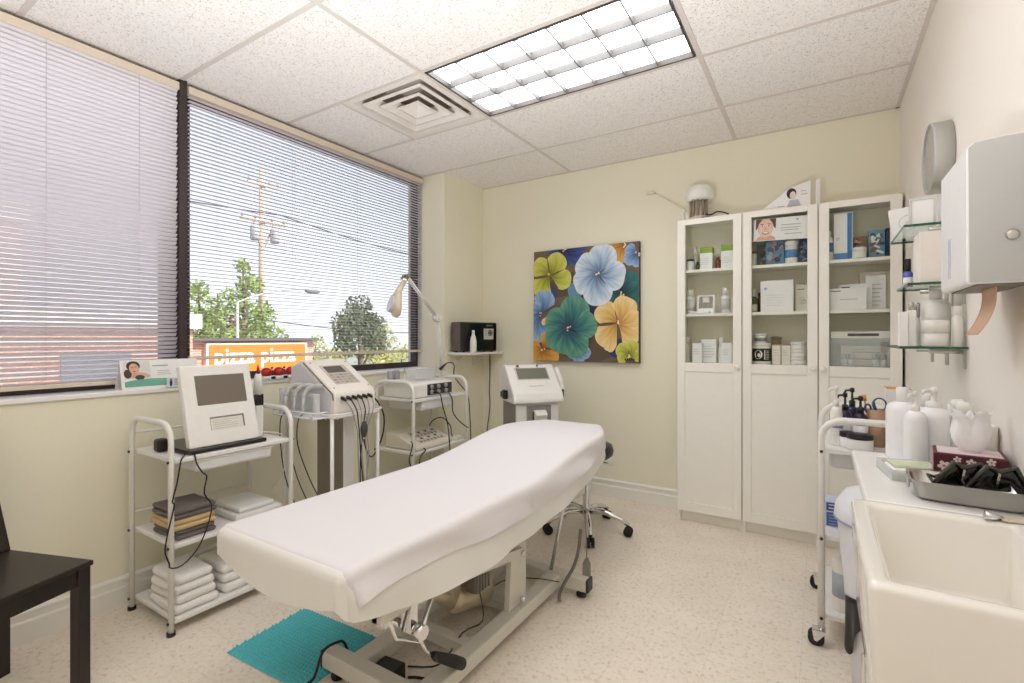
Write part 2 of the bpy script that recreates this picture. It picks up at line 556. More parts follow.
# ------------------------------------------------------------------ ceiling light and vent
def ceiling_light():
    x0, x1, y0, y1 = L1 + 0.014, L1 + 1.22 - 0.014, Y0 + 0.014, Y0 + 0.61 - 0.014
    t_ = thing('ceiling_light', 'large rectangular fluorescent ceiling light with a parabolic louvre grid', 'ceiling light', ((x0 + x1) / 2, (y0 + y1) / 2, CEIL))
    f = MB()
    for (a, b, c, d) in ((x0, x1, y0, y0 + 0.012), (x0, x1, y1 - 0.012, y1), (x0, x0 + 0.012, y0, y1), (x1 - 0.012, x1, y0, y1)):
        f.box(a, b, c, d, CEIL - 0.006, CEIL + 0.02)
    f.build('frame', M('dark_light_frame', (70, 62, 56), 0.5), t_)
    h = MB().box(x0 - 0.01, x1 + 0.01, y0 - 0.01, y1 + 0.01, CEIL + 0.11, CEIL + 0.12)
    for (a, b, c, d) in ((x0 - 0.01, x1 + 0.01, y0 - 0.014, y0 - 0.01), (x0 - 0.01, x1 + 0.01, y1 + 0.01, y1 + 0.014), (x0 - 0.014, x0 - 0.01, y0, y1), (x1 + 0.01, x1 + 0.014, y0, y1)):
        h.box(a, b, c, d, CEIL, CEIL + 0.12)
    h.build('housing', white_metal, t_)
    lv = MB()
    n, m = 7, 3
    X0, X1, Ya, Yb = x0 + 0.012, x1 - 0.012, y0 + 0.012, y1 - 0.012
    for i in range(1, n):
        x = X0 + (X1 - X0) * i / n
        lv.prism([(x - 0.003, CEIL + 0.002), (x + 0.003, CEIL + 0.002), (x + 0.004, CEIL + 0.03), (x - 0.004, CEIL + 0.03)], 1, Ya, Yb)
    for j in range(1, m):
        y = Ya + (Yb - Ya) * j / m
        lv.prism([(y - 0.004, CEIL + 0.0015), (y + 0.004, CEIL + 0.0015), (y + 0.012, CEIL + 0.035), (y - 0.012, CEIL + 0.035)], 0, X0, X1)
    lv.build('louvre', M('louvre_aluminium', (112, 108, 104), 0.5, 0.0, 0.02), t_)
    for j in range(m):
        ya, yb = Ya + (Yb - Ya) * j / m, Ya + (Yb - Ya) * (j + 1) / m
        MB().rbox(X0, X1, ya + 0.004, yb - 0.004, CEIL + 0.04, CEIL + 0.065, 0.012, 3).build('lamp_tube', TUBE[j], t_)
    return t_
LAMP = 4.0
TUBE = [emit_mat('lamp_glow_warm', (246, 249, 255), LAMP), emit_mat('lamp_glow_cool', (240, 247, 255), LAMP), emit_mat('lamp_glow_neutral', (245, 249, 255), LAMP)]
ceiling_light()

def air_vent():
    cx, cy = L1 - 0.305, Y0 + 0.305
    t_ = thing('air_vent', 'square white ceiling air diffuser with nested cones beside the light', 'air vent', (cx, cy, CEIL))
    vm = M('vent_white_enamel', (232, 224, 216), 0.45)
    def ring(mb, s0, z0, s1, z1):
        vs = []
        for s_, z_ in ((s0, z0), (s1, z1)):
            vs += [(cx - s_, cy - s_, z_), (cx + s_, cy - s_, z_), (cx + s_, cy + s_, z_), (cx - s_, cy + s_, z_)]
        mb.add(vs, [(i, (i + 1) % 4, 4 + (i + 1) % 4, 4 + i) for i in range(4)])
    f = MB()
    ring(f, 0.296, CEIL - 0.004, 0.262, CEIL - 0.004); ring(f, 0.262, CEIL - 0.004, 0.235, CEIL + 0.075)
    f.build('outer_frame', vm, t_, solid=0.003, recalc=False)
    for s0, dz in ((0.225, 0.0), (0.155, 0.0), (0.085, 0.0)):
        c = MB()
        ring(c, s0, CEIL - 0.002 + dz, s0 - 0.02, CEIL - 0.006 + dz)
        ring(c, s0 - 0.02, CEIL - 0.006 + dz, s0 - 0.065, CEIL + 0.045 + dz)
        if s0 < 0.1: c.add([(cx - .02, cy - .02, CEIL + .045), (cx + .02, cy - .02, CEIL + .045), (cx + .02, cy + .02, CEIL + .045), (cx - .02, cy + .02, CEIL + .045)], [(0, 1, 2, 3)])
        c.build('cone', vm, t_, solid=0.003, recalc=False)
    d = MB().box(cx - 0.28, cx + 0.28, cy - 0.28, cy + 0.28, CEIL + 0.16, CEIL + 0.165)
    for sx in (-1, 1):
        d.box(cx + sx * 0.24 - 0.003, cx + sx * 0.24 + 0.003, cy - 0.24, cy + 0.24, CEIL + 0.03, CEIL + 0.165)
        d.box(cx - 0.24, cx + 0.24, cy + sx * 0.24 - 0.003, cy + sx * 0.24 + 0.003, CEIL + 0.03, CEIL + 0.165)
    d.build('duct', M('grey_duct', (196, 186, 178), 0.7), t_)
air_vent()

# ------------------------------------------------------------------ treatment table
bed_cream = M('cream_upholstery_vinyl', (236, 232, 222), 0.45, 0, 0.02)
base_grey = M('light_grey_enamel', (214, 210, 198), 0.4, 0, 0.03)
BX = -1.285
def bed_half(y):
    w = 0.308
    if y > 2.45: w -= 0.115 * min(1, ((y - 2.45) / 0.28)) ** 1.6
    return w
def bed_top(y):
    if y < 1.7: return 0.612 + 0.012 * (y - 0.84)
    if y < 2.52: 
        k = (y - 1.7) / 0.82
        return 0.6223 + 0.088 * k * k * (3 - 2 * k)
    return 0.7103
BY0, BY1 = 0.845, 2.735
def bcx(y): return -1.352 + 0.039 * (y - 0.84)

def bed():
    t_ = thing('treatment_table', 'long adjustable treatment table with cream upholstery on a pale steel base', 'treatment table', (BX, 1.75, 0))
    # mattress
    s = MB()
    ny, na = 40, 28
    def P(i, j):
        y = BY0 + (BY1 - BY0) * i
        e = min(y - BY0, BY1 - y)
        rr = 0.05
        sh = 1.0 if e > rr else math.sqrt(max(0, 1 - (1 - e / rr) ** 2))
        w = bed_half(y) - 0.05 * (1 - sh)
        zt = bed_top(y) - 0.012 - 0.03 * (1 - sh); zb = bed_top(y) - 0.115 + 0.03 * (1 - sh)
        a = 2 * PI * j
        c_, s_ = math.cos(a), math.sin(a)
        ex = abs(c_) ** 0.22 * (1 if c_ > 0 else -1)
        ez = abs(s_) ** 0.35 * (1 if s_ > 0 else -1)
        return (bcx(y) + w * ex, y, (zt + zb) / 2 + ez * (zt - zb) / 2)
    ys_ = [0, 0.004, 0.01, 0.018, 0.028] + [0.04 + 0.92 * k / 30 for k in range(31)] + [0.972, 0.982, 0.99, 0.996, 1]
    vs = [P(i, j / na) for i in ys_ for j in range(na)]
    n = len(ys_)
    s.add(vs, [(i * na + j, (i + 1) * na + j, (i + 1) * na + (j + 1) % na, i * na + (j + 1) % na) for i in range(n - 1) for j in range(na)], True)
    s.add(vs[:na], [tuple(range(na))]); s.add(vs[-na:], [tuple(range(na))])
    s.build('mattress', bed_cream, t_)
    # under frame
    u = MB()
    for dx in (-0.2, 0.2): u.box(BX + dx - 0.02, BX + dx + 0.02, 1.0, 2.45, 0.40, 0.45)
    for y in (1.02, 1.75, 2.42): u.box(BX - 0.2, BX + 0.2, y - 0.02, y + 0.02, 0.40, 0.45)
    u.box(BX - 0.18, BX + 0.18, 1.05, 2.3, 0.45, 0.495)
    u.build('mattress_frame', base_grey, t_)
    # base
    for x0, x1 in ((-1.43, -1.36), (-1.125, -1.055)):
        MB().rbox(x0, x1, 1.20, 2.14, 0.035, 0.09, 0.006).build('base_rail', base_grey, t_)
    for y0, xa, xb in ((1.145, -1.53, -0.92), (2.135, -1.55, -0.92)):
        MB().rbox(xa, xb, y0, y0 + 0.06, 0.035, 0.095, 0.006).build('crossbeam', base_grey, t_)
        for x in (xa, xb):
            MB().rbox(x - 0.006, x + 0.006, y0 - 0.001, y0 + 0.061, 0.034, 0.096, 0.004).build('end_cap', black_plastic, t_)
            xx = x + (0.055 if x < BX else -0.04)
            MB().lathe(xx, y0 + 0.03, [(0.02, 0), (0.024, 0.006), (0.024, 0.018), (0.01, 0.022), (0.008, 0.04)], 14).build('levelling_foot', rubber, t_)
    MB().box(-1.36, -1.125, 1.80, 1.90, 0.04, 0.07).build('base_plate', base_grey, t_)
    MB().box(-1.36, -1.125, 1.46, 1.51, 0.045, 0.085).build('base_plate', base_grey, t_)
    # lifting arms
    for sx in (-1.385, -1.105):
        MB().prism([(1.73, 0.085), (1.87, 0.085), (1.87, 0.32), (1.83, 0.42), (1.77, 0.42), (1.75, 0.32)], 0, sx - 0.012, sx + 0.012).build('lift_post', base_grey, t_)
        MB().prism([(1.12, 0.405), (1.80, 0.30), (1.81, 0.335), (1.13, 0.445)], 0, sx + 0.016, sx + 0.034).build('lift_arm', base_grey, t_)
        b = MB()
        for (y, z) in ((1.80, 0.315), (1.80, 0.12), (1.16, 0.42)): b.cyl((sx + 0.03, y, z), (sx + 0.048, y, z), 0.012, 10)
        b.build('pivot_bolt', chrome, t_)
    m = MB()
    m.tube([(-1.245, 1.36, 0.30), (-1.245, 1.46, 0.24), (-1.245, 1.52, 0.20)], [0.02, 0.03, 0.045], 14)
    m.tube([(-1.245, 1.52, 0.20), (-1.245, 1.545, 0.19), (-1.245, 1.75, 0.135), (-1.245, 1.77, 0.13)], [0.045, 0.06, 0.06, 0.05], 16)
    m.tube([(-1.245, 1.53, 0.20), (-1.245, 1.53, 0.36)], 0.045, 14)
    m.build('lift_motor', M('champagne_motor_paint', (196, 184, 156), 0.35, 0.4), t_)
    c = MB().rbox(-1.19, -1.14, 1.56, 1.66, 0.22, 0.34, 0.008)
    for k in range(5): c.box(-1.142, -1.134, 1.565 + k * 0.019, 1.577 + k * 0.019, 0.225, 0.335)
    c.build('control_box', M('grey_control_box', (120, 116, 104), 0.45, 0.3), t_)
    # levers
    h = MB()
    h.cyl((-1.32, 1.13, 0.33), (-1.03, 1.13, 0.33), 0.014).cyl((-1.05, 1.13, 0.33), (-1.02, 1.13, 0.33), 0.022)
    h.box(-1.20, -1.16, 1.10, 1.16, 0.31, 0.47).box(-1.10, -1.06, 1.115, 1.145, 0.32, 0.45)
    h.tube([(-1.11, 1.05, 0.42), (-1.11, 1.10, 0.30), (-1.06, 1.15, 0.28), (-1.06, 1.22, 0.42)], 0.008)
    h.tube([(-1.14, 1.17, 0.43), (-1.14, 1.23, 0.34), (-1.08, 1.25, 0.42)], 0.01)
    h.build('lever_bracket', chrome, t_)
    l = MB().tube([(-1.04, 1.12, 0.33), (-1.05, 1.17, 0.245), (-1.05, 1.22, 0.20)], 0.006)
    lo = l.build('lever', chrome, t_)
    MB().tube([(-1.05, 1.205, 0.215), (-1.05, 1.22, 0.20), (-1.05, 1.31, 0.135), (-1.05, 1.355, 0.10), (-1.05, 1.36, 0.097)], [0.010, 0.015, 0.02, 0.02, 0.012], 12).build('grip', rubber, lo)
    MB().tube([(-1.115, 2.15, 0.09), (-1.05, 2.15, 0.40), (-1.045, 2.15, 0.46)], 0.009, 10).build('gas_spring', chrome, t_)
    MB().tube(smooth_path([(-0.935, 2.10, 0.345), (-0.945, 2.10, 0.25), (-0.965, 2.09, 0.17), (-1.0, 2.08, 0.10), (-1.02, 2.06, 0.05), (-1.02, 2.05, 0.012)]), 0.008, 8).build('foot_bar', M('grey_rubber_hose', (110, 104, 96), 0.5), t_)
    p = MB().tube(smooth_path([(-1.0, 2.11, 0.46), (-0.93, 2.11, 0.44), (-0.912, 2.11, 0.33), (-0.909, 2.11, 0.215)]), 0.003, 6)
    p.prism([(-0.914, 0.215), (-0.904, 0.215), (-0.893, 0.19), (-0.891, 0.135), (-0.927, 0.135), (-0.925, 0.19)], 1, 2.102, 2.118)
    p.build('hand_control', M('grey_hand_control', (128, 124, 112), 0.5), t_)
    w = MB().tube(smooth_path([(-1.02, 2.05, 0.10), (-1.1, 2.0, 0.115), (-1.2, 1.9, 0.13), (-1.2, 1.7, 0.16), (-1.17, 1.62, 0.22)]), 0.003, 6)
    w.tube(smooth_path([(-1.15, 1.60, 0.22), (-1.12, 1.58, 0.12), (-1.16, 1.5, 0.098), (-1.2, 1.42, 0.01), (-1.3, 1.35, 0.005)]), 0.003, 6)
    w.build('motor_cable', M('dark_grey_cable', (62, 60, 56), 0.5), t_)
bed()

# sheets: draped cloth; u across the table (u<-1 / u>1 hang over the sides), v along it (v<0 hangs over the foot)
def interp(tab, y):
    if y <= tab[0][0]: return tab[0][1]
    for (a, b), (c, d) in zip(tab, tab[1:]):
        if y <= c: return b + (d - b) * (y - a) / (c - a)
    return tab[-1][1]
def drape(y0, y1, off, dropR, dropL, dropF, dropH, flare, wr, nu=46, nv=90, nd=9):
    us = [-2 + k / nd for k in range(nd)] + [-1 + 2 * k / nu for k in range(nu + 1)] + [1 + (k + 1) / nd for k in range(nd)]
    vs_ = ([-1 + k / nd for k in range(nd)] if dropF else []) + [k / nv for k in range(nv + 1)] + ([1 + (k + 1) / nd for k in range(nd)] if dropH else [])
    r = 0.028
    def roll(d, drop):
        """distance past the edge -> (outward, down)"""
        L = d * drop
        q = r * PI / 2
        if L < q:
            a = L / r
            return r * math.sin(a), r * (1 - math.cos(a))
        return r, r + (L - q)
    s = MB(); vs = []
    for v in vs_:
        vv = min(max(v, 0), 1)
        y = y0 + r + (y1 - y0 - 2 * r) * vv
        z = bed_top(y) + off
        hw = bed_half(y) + off - r
        for u in us:
            du = max(0, abs(u) - 1)
            dv = max(0, -v) if v < 0 else max(0, v - 1)
            cu = max(-1, min(1, u))
            dS = interp(dropR, y) if u > 0 else interp(dropL, y)
            dE = (dropF(cu) if callable(dropF) else dropF) if v < 0 else dropH
            x = bcx(y) + cu * hw
            yy, zz = y, z
            sg = 1 if u > 0 else -1
            vg = -1 if v < 0 else 1
            if du > 0 and dv > 0:
                d = max(du, dv); th = math.atan2(dv, du)
                dr = dS * math.cos(th) ** 2 + dE * math.sin(th) ** 2
                o_, dn = roll(d, dr)
                x += sg * o_ * math.cos(th); yy += vg * o_ * math.sin(th); zz -= dn
            elif du > 0:
                o_, dn = roll(du, dS)
                fl = flare * max(0, dn - r) / 0.2
                o_ += fl + wr * 0.10 * math.sin(PI * min(1, dn / 0.16)) * (0.6 * math.sin(y * 5.0 - dn * 26) + 0.5 * math.sin(y * 11 - dn * 38 + 1))
                k = max(0, dn - 0.04)
                o_ += wr * k * (math.sin(y * 9 + dn * 7) + 0.6 * math.sin(y * 23 + 1.3 - dn * 12))
                x += sg * o_; zz -= dn
            elif dv > 0:
                o_, dn = roll(dv, dE)
                yy += vg * (o_ + 0.05 * max(0, dn - 0.03) * math.sin(x * 8))
                zz -= dn
            else:
                zz += 0.0012 * noise.noise(Vector((x * 5, y * 3.2, 1))) 
            vs.append((x, yy, zz))
    n = len(us)
    s.add(vs, [(i * n + j, (i + 1) * n + j, (i + 1) * n + j + 1, i * n + j + 1) for i in range(len(vs_) - 1) for j in range(n - 1)], True)
    return s
hemA = [(0.84, 0.135), (0.95, 0.168), (1.1, 0.205), (1.35, 0.225), (1.6, 0.222), (1.9, 0.212), (2.35, 0.19), (2.5, 0.155), (2.74, 0.12)]
sheet_under = M('cream_cotton_sheet', (230, 228, 221), 0.85, 0, 0.02, 200, 0.05)
sheet_top = M('white_paper_sheet', (228, 224, 225), 0.8, 0, 0.015, 120, 0.05)
s1 = drape(BY0 - 0.008, BY1 + 0.02, 0.004, hemA, [(0.84, 0.10), (2.74, 0.12)], lambda c: 0.098 + 0.045 * (1 - c * c) + 0.015 * (c + 1) / 2, 0.1, 0.02, 0.05)
o = s1.build('fitted_cover', sheet_under, recalc=False)
tag(o, 'cream cover hanging at the foot and sides of the treatment table, beneath the white sheet', 'bed cover')
hemB = [(0.86, 0.11), (0.95, 0.10), (1.15, 0.105), (1.35, 0.12), (1.55, 0.13), (1.9, 0.13), (2.3, 0.12), (2.75, 0.09)]
s2 = drape(BY0 + 0.004, BY1 + 0.026, 0.0085, hemB, [(0.84, 0.05), (2.74, 0.06)], 0.02, 0.11, 0.03, 0.09)
o = s2.build('paper_sheet', sheet_top, recalc=False)
tag(o, 'smooth white disposable sheet lying on top of the fitted cover', 'bed sheet')

# ------------------------------------------------------------------ rolling stool behind the head of the table
def stool():
    cx, cy = -1.262, 2.93
    t_ = thing('rolling_stool', 'black stool with chrome five-star wheeled base behind the table head', 'stool', (cx, cy, 0), 0.35)
    s = MB().lathe(0, 0, [(0, 0.47), (0.14, 0.47), (0.165, 0.49), (0.17, 0.52), (0.16, 0.55), (0.12, 0.565), (0, 0.568)], 28)
    s.build('seat', M('black_vinyl', (38, 38, 42), 0.45), t_, local=True)
    MB().lathe(0, 0, [(0.03, 0.10), (0.03, 0.16), (0.025, 0.17), (0.025, 0.3), (0.015, 0.31), (0.015, 0.47)], 16).build('gas_column', chrome, t_, local=True)
    MB().tube([(0.02, 0, 0.45), (0.12, -0.02, 0.44), (0.17, -0.03, 0.43)], 0.006, 8).build('lever', chrome, t_, local=True)
    for k in range(5):
        a = 2 * PI * k / 5 + R(-10)
        ca, sa = math.cos(a), math.sin(a)
        g = MB().tube([(0.02 * ca, 0.02 * sa, 0.125), (0.12 * ca, 0.12 * sa, 0.128), (0.22 * ca, 0.22 * sa, 0.095), (0.265 * ca, 0.265 * sa, 0.068)], [0.02, 0.017, 0.015, 0.013], 10)
        lg = g.build('star_leg', chrome, t_, local=True)
        w = MB()
        px, py = 0.262 * ca, 0.262 * sa
        for d in (-0.014, 0.014):
            w.cyl((px - sa * (d - 0.009), py + ca * (d - 0.009), 0.028), (px - sa * (d + 0.009), py + ca * (d + 0.009), 0.028), 0.028, 16)
        w.tube([(px, py, 0.028), (px, py, 0.07)], 0.007, 8)
        c = w.build('caster', rubber, lg, local=True)
stool()

# ------------------------------------------------------------------ bath mat
def mat_rug():
    c = Vector((-1.745, 1.225, 0)); ax = R(3)
    s = MB()
    nx, ny = 110, 84
    wx, wy = 0.45, 0.36
    random.seed(3)
    vs = []
    for i in range(nx + 1):
        for j in range(ny + 1):
            u, v = i / nx - 0.5, j / ny - 0.5
            e = min(0.5 - abs(u), 0.5 - abs(v))
            bumpy = 0.5 + 0.5 * math.sin(j * 2 * PI / 4.0)
            z = 0.004 + 0.013 * bumpy * (0.55 + 0.45 * math.sin(i * 2 * PI / 4.2 + (j // 4) * 2.6)) + random.uniform(0, 0.002)
            if e < 0.018: z = 0.0015
            vs.append((u * wx, v * wy, z))
    w = ny + 1
    s.add(vs, [(i * w + j, (i + 1) * w + j, (i + 1) * w + j + 1, i * w + j + 1) for i in range(nx) for j in range(ny)], True)
    s.xf(Matrix.Translation(c) @ Matrix.Rotation(ax, 4, 'Z'))
    o = s.build('bath_mat', M('teal_chenille', (92, 190, 196), 0.9, 0, 0.2, 120), recalc=False)
    tag(o, 'ribbed teal chenille bath mat on the floor beside the treatment table', 'mat')
mat_rug()

# power adapter on the floor
ad = thing('power_adapter', 'black power adapter brick lying on the floor at the table base', 'power adapter', (-1.305, 1.262, 0))
b = MB().rbox(-0.048, 0.048, -0.034, 0.034, 0.0, 0.062, 0.006)
b.xf(Matrix.Translation((-1.305, 1.262, 0)) @ Matrix.Rotation(R(6), 4, 'Z')); b.build('body', black_plastic, ad)
MB().tube(smooth_path([(-1.23, 1.28, 0.03), (-1.20, 1.29, 0.035), (-1.165, 1.31, 0.03)]), 0.005, 8).build('plug', black_plastic, ad)
MB().tube(smooth_path([(-1.33, 1.24, 0.02), (-1.345, 1.222, 0.012), (-1.42, 1.222, 0.012), (-1.47, 1.235, 0.02), (-1.50, 1.225, 0.09), (-1.50, 1.19, 0.112), (-1.50, 1.13, 0.11), (-1.51, 1.10, 0.03), (-1.53, 1.06, 0.005), (-1.45, 0.98, 0.005)]), 0.005, 8).build('cable', black_plastic, ad)
# ------------------------------------------------------------------ white metal trolleys
def trolley(label, x0, x1, y0, y1, top, shelves, drawer=None, rails=(), feet=True, group=None, tr=0.0135, casters=False, open_axis='y'):
    """hoop side frames stand at y0 and y1 and span x0..x1"""
    t_ = thing('metal_trolley', label, 'trolley', ((x0 + x1) / 2, (y0 + y1) / 2, 0), 0, group)
    r = 0.075
    zb = 0.075 if casters else 0.012
    for y in (y0, y1):
        p = [(x0, y, zb), (x0, y, top - r)] + arc((x0 + r, y, top - r), r, PI, PI / 2, 6)[1:] + arc((x1 - r, y, top - r), r, PI / 2, 0, 6) + [(x1, y, zb)]
        fr = MB().tube(p, tr, 10, ry=(0.8, (0, 1, 0))).build('side_frame', white_metal, t_)
        sg = -1 if y == y0 else 1
        for x in (x0, x1):
            if casters:
                w = MB()
                wx = x - 0.018
                for d in (-0.011, 0.011): w.cyl((wx, y + d - 0.007, 0.029), (wx, y + d + 0.007, 0.029), 0.029, 20)
                w.build('caster_wheel', rubber, t_)
                f = MB().cyl((x, y, 0.058), (x, y, 0.085), 0.008)
                f.cyl((wx, y - 0.022, 0.029), (wx, y + 0.022, 0.029), 0.008)
                f.prism([(wx - 0.008, 0.026), (wx + 0.008, 0.026), (x + 0.014, 0.056), (x + 0.014, 0.064), (wx - 0.014, 0.064)], 1, y - 0.021, y - 0.018)
                f.prism([(wx - 0.008, 0.026), (wx + 0.008, 0.026), (x + 0.014, 0.056), (x + 0.014, 0.064), (wx - 0.014, 0.064)], 1, y + 0.018, y + 0.021)
                f.box(wx - 0.014, x + 0.014, y - 0.02, y + 0.02, 0.060, 0.064)
                f.build('caster_fork', chrome, t_)
            else:
                MB().tube([(x, y, 0), (x, y, 0.016)], tr + 0.003, 12).build('foot', black_plastic, t_)
        for z in shelves:
            for x in (x0, x1): MB().cyl((x, y + sg * 0.009, z - 0.01), (x, y + sg * 0.015, z - 0.01), 0.006, 8).build('screw', M('dark_screw', (70, 64, 58), 0.4, 0.6), fr)
    for z in shelves:
        s = MB().rbox(x0 - 0.004, x1 + 0.004, y0 + 0.012, y1 - 0.012, z - 0.02, z, 0.004)
        s.build('shelf', white_lam, t_)
    if drawer:
        ya, yb, dz = drawer
        zt = shelves[0] - 0.022
        d = MB().rbox(x0 + 0.03, x1 - 0.005, ya, yb, zt - dz, zt, 0.012)
        d.rbox(x0 + 0.02, x1, ya - 0.008, yb + 0.008, zt - 0.008, zt, 0.003)
        d.build('drawer', M('drawer_plastic', (226, 226, 224), 0.35), t_)
    for z in rails:
        MB().cyl((x0, y0, z), (x0, y1, z), 0.005, 8).build('rail', white_metal, t_)
    return t_

trolley('white metal trolley holding the white screen unit and folded towels', -2.635, -2.264, 0.971, 1.516, 0.872, (0.727, 0.372, 0.062), (1.07, 1.42, 0.055), (0.80, 0.44))

# screen unit on the first trolley
def screen_unit():
    t_ = thing('display_unit', 'white tilted screen unit with black base on the trolley holding towels', 'screen unit', (-2.40, 1.225, 0.727))
    MB().rbox(-2.60, -2.275, 1.045, 1.395, 0.728, 0.746, 0.005).build('base', M('black_base_gloss', (34, 32, 30), 0.3), t_)
    # tilted slab: bottom edge at x=-2.30, top at x=-2.395
    z0, z1 = 0.746, 1.105
    y0, y1 = 1.062, 1.378
    def X(z): return -2.305 - (z - z0) * 0.27
    s = MB().prism([(X(z0), z0), (X(z1), z1), (X(z1) - 0.034, z1 - 0.006), (X(z0) - 0.036, z0)], 1, y0, y1)
    MB().prism([(X(z0) - 0.03, z0), (X(z1) - 0.03, z1 - 0.05), (X(z1) - 0.06, z1 - 0.08), (X(z0) - 0.20, z0 + 0.03), (X(z0) - 0.20, z0)], 1, y0 + 0.09, y1 - 0.09).build('rear_stand', white_plastic, t_)
    hs = s.build('housing', white_plastic, t_)
    bv = hs.modifiers.new('bevel', 'BEVEL'); bv.width = 0.006; bv.segments = 3; bv.limit_method = 'ANGLE'
    mt = panel((X(z0), y0, z0), (0, 1, 0), (-0.27, 0, 1))
    w, h = y1 - y0, (z1 - z0) * math.sqrt(1 + 0.27 ** 2)
    sc_ = MB().rbox(w * 0.175, w * 0.885, h * 0.50, h * 0.87, -0.004, 0.0012, 0.001); sc_.xf(mt)
    sc_.build('screen', M('grey_lcd', (122, 112, 100), 0.25, 0, 0.03, 4), t_)
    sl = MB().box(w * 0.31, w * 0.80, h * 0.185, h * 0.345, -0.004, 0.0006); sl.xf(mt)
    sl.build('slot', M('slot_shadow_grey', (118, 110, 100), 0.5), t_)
    c = MB().box(w * 0.315, w * 0.775, h * 0.185, h * 0.325, -0.002, 0.0014); c.xf(mt)
    co = c.build('card', M('instruction_card', (226, 222, 212), 0.6), t_)
    a = Art(); a.lines(w * 0.34, h * 0.30, w * 0.4, 5, 0.009, 0.0022, (186, 182, 172), 0.4)
    a.build('printed_text', mt @ Matrix.Translation((0, 0, 0.0015)), co, ink)
    return t_
screen_unit()

o_ = thing('power_plug', 'small black plug adapter on the end of the trolley top shelf', 'plug', (-2.46, 1.015, 0.727))
MB().rbox(-2.49, -2.44, 0.995, 1.04, 0.728, 0.785, 0.012, 3).build('body', black_plastic, o_)
MB().tube(smooth_path([(-2.45, 1.03, 0.74), (-2.36, 1.04, 0.735), (-2.28, 1.03, 0.735), (-2.245, 1.0, 0.72), (-2.245, 0.985, 0.63), (-2.245, 0.968, 0.56), (-2.245, 0.975, 0.54), (-2.242, 0.955, 0.46), (-2.242, 0.945, 0.41), (-2.242, 0.94, 0.36), (-2.242, 0.955, 0.31), (-2.242, 0.96, 0.29), (-2.24, 1.0, 0.285), (-2.24, 1.06, 0.33), (-2.24, 1.10, 0.41), (-2.24, 1.12, 0.50), (-2.242, 1.09, 0.56), (-2.242, 1.10, 0.63), (-2.242, 1.085, 0.65), (-2.25, 1.065, 0.69), (-2.258, 1.06, 0.728), (-2.268, 1.06, 0.738)], 3), 0.003, 6).build('cable', black_plastic, o_)

# towels: folded soft slabs
def towel(label, x0, x1, y0, y1, z0, z1, mat, group, folds=2, seed=0):
    s = MB()
    n = folds
    for k in range(n):
        a, b = z0 + (z1 - z0) * k / n, z0 + (z1 - z0) * (k + 1) / n
        bm = bmesh.new()
        bmesh.ops.create_cube(bm, size=1)
        sh = 0.004 * (k % 2)
        for v in bm.verts:
            v.co = Vector(((x0 + x1) / 2 + v.co.x * (x1 - x0 - sh), (y0 + y1) / 2 + v.co.y * (y1 - y0 - sh), (a + b) / 2 + v.co.z * (b - a) * 0.985))
        bmesh.ops.bevel(bm, geom=list(bm.edges), offset=(b - a) * 0.42, segments=3, affect='EDGES', profile=0.5)
        bmesh.ops.subdivide_edges(bm, edges=[e for e in bm.edges if e.calc_length() > 0.05], cuts=4, use_grid_fill=True)
        bm.verts.index_update()
        st = len(s.v)
        s.add([v.co.copy() for v in bm.verts], [tuple(v.index for v in f.verts) for f in bm.faces], True)
        for i in range(st, len(s.v)):
            p = s.v[i]
            d = noise.noise_vector(Vector((p.x * 9, p.y * 9, p.z * 3 + seed * 7 + k)))
            s.v[i] = p + Vector((d.x * 0.007, d.y * 0.007, d.z * 0.002))
        bm.free()
    o = s.build('folded_towel', mat)
    return tag(o, label, 'towel', group)
terry = lambda n, c: M(n, c, 0.95, 0, 0.12, 150, 0.5)
tg_, tt_, tw_ = terry('grey_terry', (112, 104, 100)), terry('tan_terry', (206, 178, 132)), terry('white_terry', (240, 238, 234))
G1, G2 = 'coloured towels on the middle shelf', 'white towels on the bottom shelf'
towel('charcoal grey folded towel at the bottom of the three-towel stack', -2.50, -2.285, 0.998, 1.165, 0.373, 0.415, tg_, G1, 2, 1)
towel('tan folded towel sandwiched between two grey towels', -2.505, -2.28, 0.99, 1.16, 0.416, 0.458, tt_, G1, 2, 2)
towel('grey folded towel topping the three-towel stack', -2.50, -2.29, 0.994, 1.17, 0.459, 0.502, tg_, G1, 2, 3)
names = ['lowest', 'second lowest', 'second from the top', 'topmost']
for k in range(4):
    z = 0.063 + k * 0.039
    towel('white folded towel, %s of the taller white stack nearest the trolley leg' % names[k], -2.52 + 0.004 * k, -2.275 - 0.004 * k, 0.992 + 0.006 * (k % 2), 1.172 - 0.006 * k, z, z + 0.038, tw_, G2, 1, 10 + k)
names = ['lowest', 'middle', 'topmost']
for k in range(3):
    z = 0.063 + k * 0.041
    towel('white folded towel, %s of the low stack under the table edge' % names[k], -2.54, -2.285 - 0.01 * k, 1.20, 1.42 - 0.015 * k, z, z + 0.040, tw_, G2, 1, 20 + k)
o = MB().rbox(-2.58, -2.29, 1.255, 1.485, 0.373, 0.40, 0.008).rbox(-2.55, -2.31, 1.28, 1.46, 0.40, 0.424, 0.01).build('storage_tray', M('translucent_white_tray', (232, 232, 228), 0.35))
tag(o, 'white lidded plastic tray on the trolley middle shelf beside the coloured towels', 'tray')

